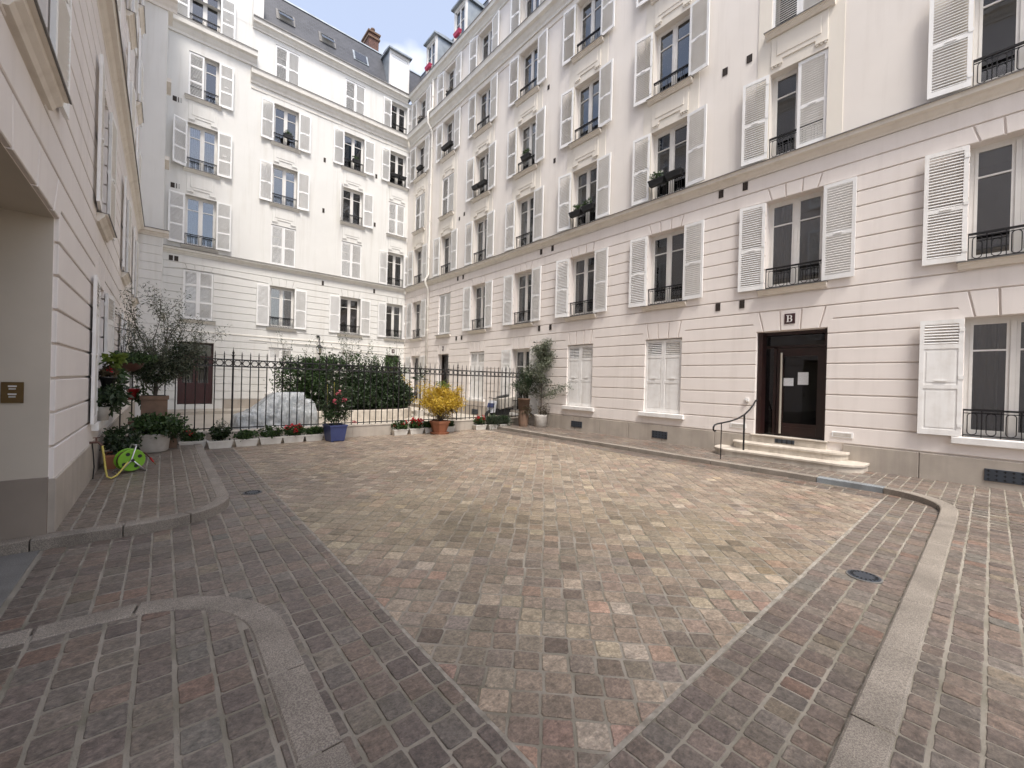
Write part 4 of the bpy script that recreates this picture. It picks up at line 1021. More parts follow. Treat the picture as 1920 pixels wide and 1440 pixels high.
cornice(root, -9, YJ-.19, 6.50, 6.75, .19); cornice(root, -9, YJ-.2, 14.68, 15.26, .28); cornice(root, -9, YJ-.2, 17.12, 17.52, .26)
plinth(root, P1+.004, YJ, M['plinth'], z1=.60)
mansard(root, -9, YJ+3)
# carriage passage: walls, ceiling, plinth band, brass plate
m = MB(); L_ = 6.0
m.add([(P1, .0, .0), (P1, L_, .0), (P1, L_, PZ), (P1, 0, PZ), (P0, 0, 0), (P0, L_, 0), (P0, L_, PZ), (P0, 0, PZ)], [(0, 1, 2, 3), (4, 7, 6, 5), (3, 2, 6, 7)])
pg = m.build('passage_wall', M['porch'], root)
MB().box(P1-.03, P1+.02, -.002, L_, 0, .62).build('passage_plinth', M['porch_low'], pg)
bp_ = MB().box(P1-.014, P1+.002, .155, .285, 1.305, 1.49).build('button_plate', M['brass'], pg)
for z in (1.36, 1.43): MB().box(P1-.022, P1-.013, .2, .24, z-.008, z+.008).build('button', M['alu'], bp_); MB().box(P1-.018, P1-.013, .195, .245, z+.018, z+.028).build('name_strip', M['ink'], bp_)
# forward step of the wing towards the back wing: face to the yard and side
XS = -.10
m = MB(); m.add([(YJ, 0, 0), (YJ, XL-XS, 0), (YJ, XL-XS, 17.2), (YJ, 0, 17.2), (YB+.1, XL-XS, 0), (YB+.1, XL-XS, 17.2)], [(0, 1, 2, 3), (1, 4, 5, 2)])
m.build('end_wall', M['wall_b'], root)
fr = link('end_bay', None, root, loc=(YJ, 0, 0), rz=-math.pi/2)        # its own frame: x = world X - XL
for a, b in zip([.6]+GZ, GZ): MB().slab([(.01, a+.01), (XS-XL-.0, a+.01), (XS-XL-.0, b-.01), (.01, b-.01)], .0, -.02, .007).build('course_block', M['wall_b'], fr)
for zb, zt, o_ in ((6.502, 6.752, .19), (14.682, 15.262, .28), (17.122, 17.522, .26)):
    h = zt-zb; pr = [(.0, zb), (-o_*.18, zb), (-o_*.22, zb+h*.16), (-o_*.4, zb+h*.3), (-o_*.55, zb+h*.5), (-o_*.9, zb+h*.58), (-o_*.95, zb+h*.86), (-o_, zb+h*.9), (-o_, zt-.02), (0, zt-.004)]
    MB().extrude_x(pr[::-1], .0, XS-XL+o_*.9).build('cornice', M['mould'], fr)
    MB().box(-.0, XS-XL+o_*.92, -o_-.015, 0, zt-.0185, zt+.004).build('lead_flashing', M['lead'], fr)
m = MB()
for zc in (3.87, 9.7, 12.6, 15.3): m.box(XS-XL+.0, XS-XL+.13, .55, 1.5, zc-.14, zc)
m.build('side_sills', M['mould'], fr)

# ------------------------------------------------------------------ plants kit
def leaves(name, C, size, mat, parent, aspect=.42, up=.25, seed=1, out=None, stuff=True, var=None, fold=.25):
    """C: (n,3) leaf bases; every leaf a small folded blade of its own"""
    r = np.random.default_rng(seed); n = len(C); C = np.asarray(C, float)
    d = r.normal(size=(n, 3)); d[:, 2] += up*2
    if out is not None: d += out
    d /= np.linalg.norm(d, axis=1)[:, None]+1e-9
    a = np.cross(d, r.normal(size=(n, 3))); a /= np.linalg.norm(a, axis=1)[:, None]+1e-9
    nn = np.cross(d, a)
    L_ = size*r.uniform(.6, 1.25, n)[:, None]; wd = L_*aspect*.5
    b = C; t = C+d*L_-np.array([0, 0, 1])*L_*.12; mid = C+d*L_*.5
    l_ = mid+a*wd+nn*wd*fold; rr = mid-a*wd+nn*wd*fold
    V = np.stack([b, l_, t, rr], 1).reshape(-1, 3)
    idx = np.arange(n)*4
    F = np.concatenate([np.stack([idx, idx+1, idx+2], 1), np.stack([idx, idx+2, idx+3], 1)], 1).reshape(-1, 3)
    me = bpy.data.meshes.new(name); me.vertices.add(len(V)); me.vertices.foreach_set('co', V.ravel())
    me.loops.add(len(F)*3); me.loops.foreach_set('vertex_index', F.ravel().astype(np.int32)); me.polygons.add(len(F)); me.polygons.foreach_set('loop_start', np.arange(len(F), dtype=np.int32)*3)
    me.materials.append(mat); me.update(calc_edges=True); me.validate()
    at = me.attributes.new('var', 'FLOAT', 'FACE'); vv = (r.uniform(0, 1, n) if var is None else np.clip(var+r.uniform(-.25, .25, n), 0, 1)); at.data.foreach_set('value', np.repeat(vv, 2).astype(np.float32))
    return link(name, me, parent, 'stuff' if stuff else None)
def blob(n, c, rad, seed, hollow=.35, clumps=14, cl=.34):
    """points in uneven clumps through an ellipsoid"""
    r = np.random.default_rng(seed); c = np.array(c); rad = np.array(rad)
    q = r.normal(size=(clumps, 3)); q /= np.linalg.norm(q, axis=1)[:, None]; q *= (r.uniform(hollow, 1, clumps)**.6)[:, None]*.78
    k = r.integers(0, clumps, n); s = r.normal(size=(n, 3))*cl*.6
    p = q[k]+s; ln = np.linalg.norm(p, axis=1)[:, None]; p = np.where(ln > 1.15, p/ln*1.05, p)
    return c+p*rad
def flowers(name, pts, rad, mat, parent, seed=1, petals=9):
    r = np.random.default_rng(seed); P_ = []
    for p in pts:
        for k in range(petals): P_.append(np.array(p)+r.normal(size=3)*rad*.4)
    return leaves(name, P_, rad*1.1, mat, parent, .9, .35, seed+5)
def branches(mb, base, tips, r0, seed, forks=2):
    rr = random.Random(seed); out = []
    for t in tips:
        b, t_ = Vector(base), Vector(t); k = [b]
        for i in range(1, 5): q = b.lerp(t_, i/4); k.append(q+Vector((rr.uniform(-1, 1), rr.uniform(-1, 1), rr.uniform(-.3, .6)))*(t_-b).length*.05*(1 if i < 4 else 0))
        mb.tube(k, [r0*(1-.72*i/4) for i in range(5)], 5); out.append(k)
        for f in range(forks):
            i = rr.choice([1, 2, 3]); s = k[i]; e = s+(t_-b)*rr.uniform(.25, .45)+Vector((rr.uniform(-1, 1), rr.uniform(-1, 1), rr.uniform(0, .7)))*(t_-b).length*.28
            mid = s.lerp(e, .5)+Vector((rr.uniform(-1, 1), rr.uniform(-1, 1), rr.uniform(-.2, .5)))*.03
            mb.tube([s, mid, e], [r0*.45, r0*.32, r0*.15], 4); out.append([s, mid, e])
    return out
def along(br, n, spread, seed, lo=.25):
    r = np.random.default_rng(seed); P_ = []
    for _ in range(n):
        k = br[r.integers(0, len(br))]; t = r.uniform(lo, 1)*(len(k)-1); i = min(int(t), len(k)-2); q = k[i].lerp(k[i+1], t-i)
        P_.append(np.array(q)+r.normal(size=3)*spread)
    return np.array(P_)

# ------------------------------------------------------------------ fence on its low wall
YF = 11.45
lw = thing('low_wall', 'low beige stone wall carrying the iron fence across the courtyard', 'wall', (XL, YF, 0))
x = 0; xe = XR-XL
while x < xe-.1:
    e = min(x+random.uniform(1.3, 1.9), xe); e = xe if xe-e < .6 else e
    MB().box(x+.003, e-.003, -.13, .13, -.1, .295-random.uniform(0, .003)).build('wall_block', M['plinth'], lw); MB().box(x+.003, e-.003, -.145, .145, .297, .325).build('coping', M['limestone'], lw)
    x = e
fe = thing('iron_fence', 'black wrought iron fence with spear points and a row of rings', 'fence', (0, YF, 0))
rl = lambda z0, z1, t: MB().box(XL+.12, XR-.1, -t, t, z0, z1).build('rail', M['iron'], fe)
rl(1.95, 1.978, .018); rl(1.795, 1.823, .018); rl(.37, .395, .016)
bar = MB(); bar.tube([(0, 0, .33), (0, 0, 2.02)], .0125, 6); bar.lathe([(.0125, 2.02), (.015, 2.045), (.006, 2.07), (.013, 2.085), (.001, 2.16)], n=6, cap=False); bar = bar.mesh('bar', M['iron'])
post = MB(); post.tube([(0, 0, .3), (0, 0, 2.03)], .02, 8); post.lathe([(.017, 2.03), (.03, 2.05), (.03, 2.065), (.012, 2.085), (.024, 2.11), (.026, 2.13), (.012, 2.16), (.001, 2.26)], n=8, cap=False); post.cbox((0, 0, 2.075), (.10, .012, .012)); post = post.mesh('post', M['iron'])
ring = MB(); ring.tube([(.066*math.cos(2*math.pi*k/16), 0, 1.8875+.066*math.sin(2*math.pi*k/16)) for k in range(17)], .0095, 4, False); ring = ring.mesh('ring', M['iron'])
n = 0; x = 1.22-.17*11
while x < XR-.12:
    link('post' if n % 12 == 11 else 'bar', post if n % 12 == 11 else bar, fe, loc=(x, 0, 0))
    if x+.17 < XR-.1: link('ring', ring, fe, loc=(x+.086, 0, 0))
    x += .1712; n += 1

# ------------------------------------------------------------------ troughs along the fence
def trough_mesh(ln, wd=.19, h=.17):
    m = MB(); t = .03; a, b = ln/2, wd/2
    lo = [(-a+t, -b+t*.6), (a-t, -b+t*.6), (a-t, b-t*.6), (-a+t, b-t*.6)]; hi = [(-a, -b), (a, -b), (a, b), (-a, b)]; rim = [(-a-.008, -b-.008), (a+.008, -b-.008), (a+.008, b+.008), (-a-.008, b+.008)]; inn = [(-a+.012, -b+.012), (a-.012, -b+.012), (a-.012, b-.012), (-a+.012, b-.012)]
    V = [(x, y, 0) for x, y in lo]+[(x, y, h-.035) for x, y in hi]+[(x, y, h-.035) for x, y in rim]+[(x, y, h) for x, y in rim]+[(x, y, h) for x, y in inn]+[(x, y, h-.03) for x, y in inn]
    F = [(3, 2, 1, 0)]+[(r*4+i, r*4+(i+1) % 4, (r+1)*4+(i+1) % 4, (r+1)*4+i) for r in range(5) for i in range(4)]+[(20, 21, 22, 23)]
    m.add(V, F); return m
def planter(x, y, ln, label, z=0, rz=0, kind='geranium', group='white troughs along the fence', seed=1, name='flower_trough', cat='planter', mat='trough', h=.17):
    t = thing(name, label, cat, (x, y, z), rz, group)
    MB.build(trough_mesh(ln, h=h), 'trough', M[mat], t); MB().box(-ln/2+.015, ln/2-.015, -.08, .08, h-.05, h-.02).build('soil', M['earth'], t)
    r = np.random.default_rng(seed)
    if kind == 'grass':
        P_ = np.column_stack([r.uniform(-ln/2+.04, ln/2-.04, 900), r.normal(0, .045, 900), h-.02+r.uniform(0, .06, 900)]); leaves('foliage', P_, .3, M['leaf_grey'], t, .07, 1.1, seed)
        P_ = blob(700, (0, 0, h+.16), (ln*.52, .17, .15), seed); leaves('foliage', P_, .09, M['leaf_dark'], t, .3, .4, seed+3)
    else:
        hh = {'low': .10, 'tall': .19}.get(kind, .14)
        P_ = blob(650, (0, -.01, h+hh*.7), (ln*.52, .14, hh), seed, clumps=16); leaves('foliage', P_, .062, M['leaf_mid' if kind != 'tall' else 'leaf_dark'], t, .8, .4, seed)
        if kind == 'tall':
            P_ = blob(260, (.02, 0, h+.24), (ln*.4, .12, .2), seed+7, clumps=9); leaves('sprays', P_, .08, M['leaf_olive'], t, .18, .7, seed+8)
        fl = {'red': ('petal_red', 11, .06), 'pink': ('petal_pink', 6, .045), 'white': ('petal_white', 7, .04), 'tall': ('petal_white', 5, .035), 'fewred': ('petal_red', 5, .045)}.get(kind)
        if fl:
            P_ = np.column_stack([r.uniform(-ln*.45, ln*.45, fl[1]), r.uniform(-.12, .05, fl[1]), h+hh+r.uniform(-.02, .12, fl[1])]); flowers('flowers', P_, fl[2], M[fl[0]], t, seed)
            st = MB(); [st.tube([(p[0]*.8, p[1]*.4, h-.02), tuple(p)], .004, 4) for p in P_]; st.build('stems', M['stem'], t)
    return t
YT = 11.16
for i, (x, y, ln, kind, lab) in enumerate(((.51, 11.17, .46, 'fewred', 'white trough of low green plants with small red blooms beside the round white pot'), (.98, 10.98, .45, 'tall', 'white trough of spiky grey leaves standing in front of its neighbours'), (1.47, 11.02, .44, 'low', 'white trough of plain green leaves without any flowers beside the spiky one'), (1.97, 11.1, .46, 'white', 'white trough with white blooms in front of the covered scooter'), (2.46, 11.13, .47, 'red', 'white trough overflowing with bright red geraniums'), (2.93, 11.15, .42, 'low', 'short white trough of trimmed greenery half behind the blue box'))):
    planter(x, y, ln, lab, seed=20+i, kind=kind)
for i, (x, y, ln, kind, lab) in enumerate(((5.27, 11.16, .44, 'fewred', 'white trough of trailing leaves and a few red flowers beside the orange red geraniums'), (5.78, 11.17, .44, 'red', 'white trough of orange red geraniums beside the terracotta pot'), (6.2, 11.18, .30, 'low', 'white trough half hidden by the terracotta pot and its bronze stems'), (6.93, 11.17, .34, 'low', 'white trough of green leaves peeking out beyond the terracotta pot'), (8.12, 11.14, .44, 'red', 'white trough of crimson geraniums standing against the bare low wall'), (8.60, 11.07, .38, 'grass', 'white trough of narrow dark leaves beside the crimson geraniums'), (9.0, 10.98, .40, 'grass', 'white trough of narrow dark leaves at the end of the kerb'))):
    planter(x, y, ln, lab, seed=40+i, kind=kind)
# blue box with the oleander in front of the fence
t = thing('blue_planter', 'square blue plastic planter with a tall pink flowering shrub', 'planter', (3.36, 10.84, 0), .12)
m = MB(); a, b = .17, .215
V = [(-a, -a, .02), (a, -a, .02), (a, a, .02), (-a, a, .02), (-b, -b, .38), (b, -b, .38), (b, b, .38), (-b, b, .38), (-b-.012, -b-.012, .38), (b+.012, -b-.012, .38), (b+.012, b+.012, .38), (-b-.012, b+.012, .38)]
V += [(v[0], v[1], .42) for v in V[8:12]]+[(v[0]*.88, v[1]*.88, .42) for v in V[8:12]]+[(v[0]*.88, v[1]*.88, .38) for v in V[8:12]]
m.add(V, [(3, 2, 1, 0)]+[(r_*4+i, r_*4+(i+1) % 4, (r_+1)*4+(i+1) % 4, (r_+1)*4+i) for r_ in range(5) for i in range(4)]+[(20, 21, 22, 23)]); m.box(-.16, -.1, -.16, -.1, 0, .02); m.box(.1, .16, -.16, -.1, 0, .02); m.box(-.16, -.1, .1, .16, 0, .02); m.box(.1, .16, .1, .16, 0, .02)
m.build('box', M['blue'], t); MB().box(-.185, .185, -.185, .185, .33, .392).build('soil', M['earth'], t)
mb = MB(); br = branches(mb, (0, 0, .38), [(-.35, .05, 1.35), (-.15, -.05, 1.72), (.1, .1, 1.62), (.3, 0, 1.3), (.36, -.05, .85), (-.32, -.1, .9), (.02, -.1, 1.45)], .012, 4, 3); mb.build('stems', M['bark'], t)
leaves('foliage', along(br, 1500, .06, 5, .1), .085, M['leaf_dark'], t, .3, .2, 6); leaves('foliage', blob(500, (0, 0, .7), (.36, .25, .25), 11), .08, M['leaf_mid'], t, .35, .3, 8)
flowers('flowers', [(.0, -.2, 1.25), (-.12, -.2, 1.03), (.12, -.22, 1.05), (.44, -.1, .47)], .065, M['petal_pink'], t, 5); flowers('flowers', [(-.22, -.1, 1.5), (.06, -.2, .63), (-.1, -.1, 1.6), (.1, -.15, .9)], .035, M['petal_white'], t, 6)
MB().tube([(-.13, .1, .38), (-.18, .12, 1.55)], .005, 5).build('cane', M['hose_y'], t); MB().tube([(.03, .1, .38), (.0, .12, 1.5)], .005, 5).build('cane', M['hose_y'], t)
# terracotta pot with the yellow bush
t = thing('terracotta_pot', 'large octagonal terracotta pot with a bright yellow bush', 'potted bush', (6.42, 10.86, 0), .2)
m = MB(); m.lathe([(.20, .05), (.285, .33), (.31, .33), (.31, .40), (.275, .40), (.265, .35), (.01, .35)], n=8); m.lathe([(.27, 0), (.29, .05), (.2, .05)], n=8); m.build('pot', M['terracotta'], t)
MB().lathe([(.26, .34), (.01, .37)], n=12).build('soil', M['earth'], t)
mb = MB(); br = branches(mb, (0, 0, .36), [(random.uniform(-.75, .75), random.uniform(-.5, .5), random.uniform(.85, 1.42)) for _ in range(22)], .009, 9, 3); mb.build('stems', M['leaf_brown'] if False else M['bark'], t)
P_ = np.concatenate([along(br, 5200, .06, 3, .3), blob(7000, (0, 0, 1.02), (.86, .66, .46), 12, clumps=40, cl=.26)]); leaves('foliage', P_, .075, M['leaf_yellow'], t, .3, .15, 13)
leaves('inner_foliage', blob(800, (0, 0, .68), (.55, .4, .28), 15), .06, M['leaf_brown'], t, .3, .2, 16)
leaves('top_sprays', blob(260, (.05, 0, 1.5), (.3, .2, .16), 17), .07, M['leaf_lime'], t, .3, .4, 18)

# ------------------------------------------------------------------ potted trees at both ends of the fence
t = thing('round_pot', 'pale round pot with a leafy green shrub under the olive tree', 'potted plant', (-.14, 10.42, ZL))
MB().lathe([(.21, 0), (.245, .03), (.27, .30), (.29, .34), (.28, .36), (.25, .35), (.24, .28), (.01, .27)], n=24).build('pot', M['pot_white'], t, smooth=True); MB().lathe([(.245, .27), (.01, .31)], n=16).build('soil', M['earth'], t)
leaves('foliage', blob(1500, (.05, -.05, .52), (.5, .36, .26), 21, clumps=20), .085, M['leaf_mid'], t, .5, .3, 22); leaves('foliage', blob(800, (.1, .05, .35), (.6, .3, .2), 23), .07, M['leaf_dark'], t, .45, .2, 24)
t = thing('olive_tree', 'tall olive tree in a stacked square planter against the left end of the fence', 'potted tree', (-.12, 10.92, ZL))
m = MB(); m.box(-.36, .36, -.2, .2, 0, .52); m.box(-.38, .38, -.22, .22, .50, .56); m.build('lower_planter', M['terracotta_old'], t)
m = MB(); m.box(-.20, .20, -.17, .17, .56, .98); m.box(-.22, .22, -.19, .19, .98, 1.05); m.build('upper_planter', M['terracotta_old'], t); MB().box(-.17, .17, -.15, .15, 1.0, 1.06).build('soil', M['earth'], t)
mb = MB(); tips = [(-.35, 0, 2.75), (.05, .05, 2.95), (.5, .0, 2.65), (.8, -.1, 2.1), (.62, .1, 1.6), (-.5, -.1, 2.2), (.25, -.15, 2.4), (-.2, .1, 2.35), (.4, .1, 1.95), (-.45, 0, 1.65), (.75, 0, 2.35), (.1, -.2, 1.8)]
mb.tube([(0, 0, 1.0), (.02, .01, 1.2), (.0, .0, 1.4)], [.035, .03, .026], 7); br = branches(mb, (0, 0, 1.3), tips, .011, 31, 5); br += branches(mb, (0, 0, 1.1), [(-.42, -.05, 1.75), (.38, -.05, 1.7), (-.25, .1, 1.9), (.2, .1, 1.85)], .012, 32, 4)
mb.build('trunk', M['bark'], t)
leaves('crown', along(br, 9500, .06, 33, .12), .07, M['leaf_olive'], t, .22, .1, 34); leaves('crown', np.concatenate([blob(3000, (.02, 0, 1.55), (.52, .34, .34), 35, clumps=24, cl=.3), blob(1100, (.5, 0, 1.9), (.32, .28, .42), 36)]), .07, M['leaf_dark'], t, .22, .1, 37)
t = thing('laurel_tree', 'slender young tree in a pale round pot by the right wall', 'potted tree', (10.12, 10.28, ZR))
MB().lathe([(.19, 0), (.21, .02), (.23, .36), (.235, .42), (.21, .42), (.2, .37), (.01, .36)], n=24).build('pot', M['pot_white'], t, smooth=True); MB().lathe([(.205, .36), (.01, .39)], n=14).build('soil', M['earth'], t)
mb = MB(); mb.tube([(0, 0, .36), (.01, 0, 1.2), (.03, .0, 2.2), (.05, 0, 2.95)], [.024, .018, .012, .005], 6); br = []
rr = random.Random(5)
for k in range(34): z = rr.uniform(1.1, 2.8); a = rr.uniform(0, 6.3); q = (3.0-z)*.42+.18; br += branches(mb, (.03, 0, z-.1), [(.03+q*math.cos(a)*(.9 if math.cos(a) < 0 else .8), q*math.sin(a), z+.18)], .006, k, 2)
mb.build('trunk', M['bark'], t)
leaves('crown', along(br, 7500, .085, 41, .1), .085, M['leaf_olive'], t, .32, .3, 42); leaves('underplanting', blob(420, (.1, -.05, .62), (.36, .25, .22), 43), .06, M['leaf_brown'], t, .4, .2, 44)
leaves('crown_tip', [(.05+.03*math.sin(i), .03*math.cos(i*2), 2.45+.02*i) for i in range(32)], .07, M['leaf_olive'], t, .32, .6, 45)
t = thing('tall_clay_pot', 'bushy round shrub in a tall brown clay pot beside the slender tree', 'potted plant', (9.62, 10.62, ZR))
MB().lathe([(.15, 0), (.19, .3), (.17, .55), (.16, .58)], n=18, cap=False).build('stand', M['terracotta_old'], t, smooth=True); MB().lathe([(.16, .58), (.19, .6), (.21, .93), (.225, .93), (.225, .98), (.19, .98), (.18, .92), (.01, .92)], n=20).build('pot', M['terracotta_old'], t, smooth=True); MB().lathe([(.185, .92), (.01, .95)], n=14).build('soil', M['earth'], t)
mb = MB(); br = branches(mb, (0, 0, .94), [(rr.uniform(-.42, .42), rr.uniform(-.3, .3), rr.uniform(1.3, 1.85)) for _ in range(12)], .01, 51, 3); mb.build('stems', M['bark'], t)
leaves('foliage', np.concatenate([along(br, 1200, .05, 52), blob(2400, (0, 0, 1.52), (.46, .34, .40), 53, clumps=22)]), .075, M['leaf_dark'], t, .3, .3, 54); leaves('creeper', blob(700, (.0, -.1, .45), (.3, .22, .42), 55), .05, M['leaf_brown'], t, .6, .0, 56)

# ------------------------------------------------------------------ plants on the left window, hose reel
t = thing('sill_plant', 'leafy green fern in a pale pot on the left window sill', 'potted plant', (-.68, 8.55, .885))
MB().lathe([(.07, 0), (.10, .18), (.105, .2), (.09, .2), (.01, .17)], n=16).build('pot', M['pot_white'], t, smooth=True)
leaves('foliage', blob(700, (.1, .1, .34), (.16, .5, .26), 61, clumps=16), .10, M['leaf_dark'], t, .4, .0, 62); leaves('foliage', blob(160, (.12, .4, .66), (.13, .4, .1), 63), .11, M['leaf_mid'], t, .5, .0, 64)
t = thing('black_pot', 'small black pot of dark red leaves hung at the left window', 'potted plant', (-.62, 8.5, 1.35))
MB().lathe([(.06, 0), (.09, .16), (.1, .16), (.1, .18), (.08, .18), (.01, .15)], n=14).build('pot', M['black'], t, smooth=True); leaves('foliage', blob(160, (0, 0, .24), (.1, .12, .08), 65), .09, M['leaf_brown'], t, .6, .4, 66); flowers('flowers', [(.02, -.05, .27), (.05, .03, .25), (0, .06, .3)], .035, M['petal_red'], t, 67)
leaves('hook_leaves', blob(90, (.05, .05, .42), (.1, .15, .08), 68), .13, M['leaf_lime'], t, .5, .2, 69)
t = thing('hanging_bowl', 'brown hanging bowl of green plants near the left end of the fence', 'potted plant', (-.47, 10.2, 1.62))
MB().lathe([(.05, 0), (.15, .06), (.2, .14), (.21, .16), (.18, .16), (.01, .12)], n=18).build('bowl', M['brown_bowl'], t, smooth=True); leaves('foliage', blob(700, (0, -.1, .24), (.36, .36, .13), 71), .085, M['leaf_mid'], t, .4, .1, 72)
m = MB(); [m.tube([(.19*math.cos(a), .19*math.sin(a), .16), (0, 0, .75)], .004, 4) for a in (0, 2.1, 4.2)]; m.tube([(0, 0, .75), (-.29, 0, .8)], .006, 4); m.build('wires', M['iron'], t)
t = thing('red_pot', 'small red pot hanging on the fence bars', 'potted plant', (-.46, 11.32, 1.05))
MB().lathe([(.07, 0), (.1, .2), (.115, .2), (.115, .23), (.09, .23), (.01, .2)], n=14).build('pot', M['red_pot'], t, smooth=True); leaves('foliage', blob(160, (.12, -.05, .1), (.2, .1, .25), 73), .1, M['leaf_mid'], t, .4, -.2, 74); MB().tube([(0, .1, .22), (0, .14, .26), (0, .15, .1)], .006, 4).build('hook', M['iron'], t)
t = thing('clay_trough', 'orange clay trough of low greenery behind the hose reel', 'planter', (-.55, 9.0, ZL), math.pi/2)
MB.build(trough_mesh(.42, .24, .22), 'trough', M['terracotta'], t); MB().box(-.19, .19, -.1, .1, .15, .2).build('soil', M['earth'], t); leaves('foliage', blob(900, (.15, -.05, .38), (.45, .24, .22), 75, clumps=16), .075, M['leaf_dark'], t, .5, .3, 76)
t = thing('hose_reel', 'lime green hose reel with aluminium frame and brown hose on the left pavement', 'hose reel', (-.36, 8.42, ZL), R(22)); t.scale = (.8, .8, .8)
AX = .235
disc = MB(); disc.lathe([(.02, -.012), (.195, -.012), (.205, 0), (.195, .012), (.02, .016)], n=36)
def turn(mb, y): mb.v = [(v[0], y+v[2], AX+v[1]) for v in mb.v]; return mb
for y_ in (-.085, .085):
    d = turn(disc if y_ < 0 else MB().lathe([(.02, -.012), (.195, -.012), (.205, 0), (.195, .012), (.02, .016)], n=36), y_).build('disc', M['reel'], t)
    for k in range(4):
        a = k*math.pi/2+.5; turn(MB().lathe([(.001, -.0135), (.034, -.0135), (.034, .0165), (.001, .0165)], (.13*math.cos(a), .13*math.sin(a), 0), 12), y_).build('disc_hole', M['black'], d)
co = MB(); pts = []
for k in range(150): a = k*.42; rr_ = .12+.045*math.floor(k/50)/2+.002*(k % 3); pts.append((rr_*math.cos(a), -.07+.14*((k % 50)/50 if (k//50) % 2 == 0 else 1-(k % 50)/50), AX+rr_*math.sin(a)))
co.tube(pts, .014, 6); co.build('coiled_hose', M['hose_b'], t, smooth=True)
turn(MB().lathe([(.07, -.08), (.07, .08)], n=16), 0).build('drum', M['black'], t)
fr_ = MB()
for y_ in (-.12, .12): fr_.tube([(-.20, y_, .013), (-.02, y_, AX), (.05, y_*.9, AX+.25), (.055, y_*.6, AX+.275)], .012, 8); fr_.tube([(.20, y_, .013), (0, y_, AX)], .012, 8)
fr_.tube([(.055, -.1, AX+.275), (.055, .1, AX+.275)], .012, 8); fr_.tube([(-.2, -.12, .013), (-.2, .12, .013)], .012, 8); fr_.tube([(.2, -.12, .013), (.2, .12, .013)], .012, 8); fr_.build('frame', M['alu'], t, smooth=True)
turn(MB().lathe([(.028, -.135), (.028, -.1)], n=12), 0).build('hub', M['black'], t)
nz_ = MB(); nz_.tube([(.13, .1, AX+.13), (.25, .08, AX+.09), (.33, .05, AX-.02)], .014, 6); nz_.build('hose_end', M['hose_b'], t); MB().tube([(.33, .05, AX-.02), (.38, .04, AX-.11)], [.02, .014], 8).build('nozzle', M['red_pot'], t); MB().tube([(.38, .04, AX-.11), (.41, .03, AX-.16)], .01, 8).build('nozzle_tip', M['brass'], t)
t = thing('wall_tap', 'brass wall tap with a yellow hose leading to the green reel', 'tap', (XL+.02, 8.05, .62))
MB().tube([(0, 0, 0), (.1, 0, 0), (.14, 0, -.05)], .016, 8).build('spout', M['brown_bowl'], t); MB().tube([(.08, 0, 0), (.08, 0, .06)], .01, 6).cbox((.08, 0, .065), (.07, .012, .012)).build('handle', M['brown_bowl'], t)
hz = MB(); hz.tube([(.14, 0, -.05), (.16, .0, -.2), (.18, -.02, -.38), (.2, -.06, -.48), (.24, -.08, -.505), (.29, -.0, -.49), (.34, .1, -.43), (.37, .17, -.38), (.40, .2, -.34)], .012, 8); hz.build('yellow_hose', M['hose_y'], t, smooth=True)
MB().tube([(.04, .0, -.0), (.05, .04, -.15), (.06, .05, -.35), (.05, .05, -.52)], .008, 6).build('cable', M['black'], t)

# ------------------------------------------------------------------ rear yard: hedge bed, covered scooter, lantern, yucca, white scooter
t = thing('garden_bed', 'raised bed with a curved pale kerb and a big dark hedge', 'hedge', (0, 0, 0))
cv = [(2.75, 17.2), (2.85, 16.2), (3.3, 15.55), (4.2, 15.3), (6.6, 15.3), (7.5, 15.5), (8.1, 16.1), (8.25, 17.0), (8.1, 18.6), (7.2, 19.1), (3.6, 19.1), (2.9, 18.6)]
MB().plate(cv[::-1] if area(cv) < 0 else cv, .0, .42, .02).build('kerb_wall', M['limestone'], t); MB().plate(inset(cv if area(cv) > 0 else cv[::-1], .14), .3, .43).build('soil', M['earth'], t)
BU = [(4.5, 16.7, 1.15, .95, .9, 1.05), (5.4, 17.1, 1.35, 1.1, 1.0, 1.15), (6.4, 16.7, 1.25, 1.05, 1.0, 1.0), (7.25, 16.5, 1.1, .95, .85, .92), (5.8, 16.1, .8, 1.3, .7, .6), (7.6, 16.3, .85, .6, .6, .55)]
H1 = np.concatenate([blob(6500, b_[:3], b_[3:], 81+k_, .55, 46, .3) for k_, b_ in enumerate(BU)]); leaves('hedge_foliage', H1, .115, M['leaf_dark'], t, .5, .2, 83)
rt = np.random.default_rng(4); TP = np.concatenate([blob(200, (x_, 16.2+rt.uniform(-.3, .5), 2.0+rt.uniform(-.15, .35)), (.34, .3, .34), 200+k_, .2, 8, .4) for k_, x_ in enumerate(np.linspace(3.4, 7.7, 12))]); leaves('hedge_top', TP, .10, M['leaf_mid'], t, .45, .5, 89)
leaves('rose_foliage', np.concatenate([blob(6500, (3.75, 16.4, 1.4), (.95, .8, 1.0), 84, .3, 44, .32), blob(900, (4.3, 16.2, 2.1), (.6, .4, .35), 85)]), .10, M['leaf_mid'], t, .5, .2, 86)
rq = np.random.default_rng(9); flowers('roses', np.column_stack([rq.uniform(3.1, 5.2, 24), rq.uniform(15.5, 15.9, 24), rq.uniform(1.0, 2.4, 24)]), .05, M['petal_white'], t, 87, 7)
mb = MB(); tips = [(rq.uniform(3.2, 7.6), rq.uniform(16.2, 17.2), rq.uniform(2.5, 3.1)) for _ in range(22)]; br = []
for i, p in enumerate(tips): br += branches(mb, (p[0]+rq.uniform(-.3, .3), 16.8, 1.2), [p], .009, 90+i, 2)
mb.build('shoots', M['bark'], t); leaves('shoot_leaves', along(br, 1500, .05, 91, .4), .07, M['leaf_mid'], t, .4, .4, 92)
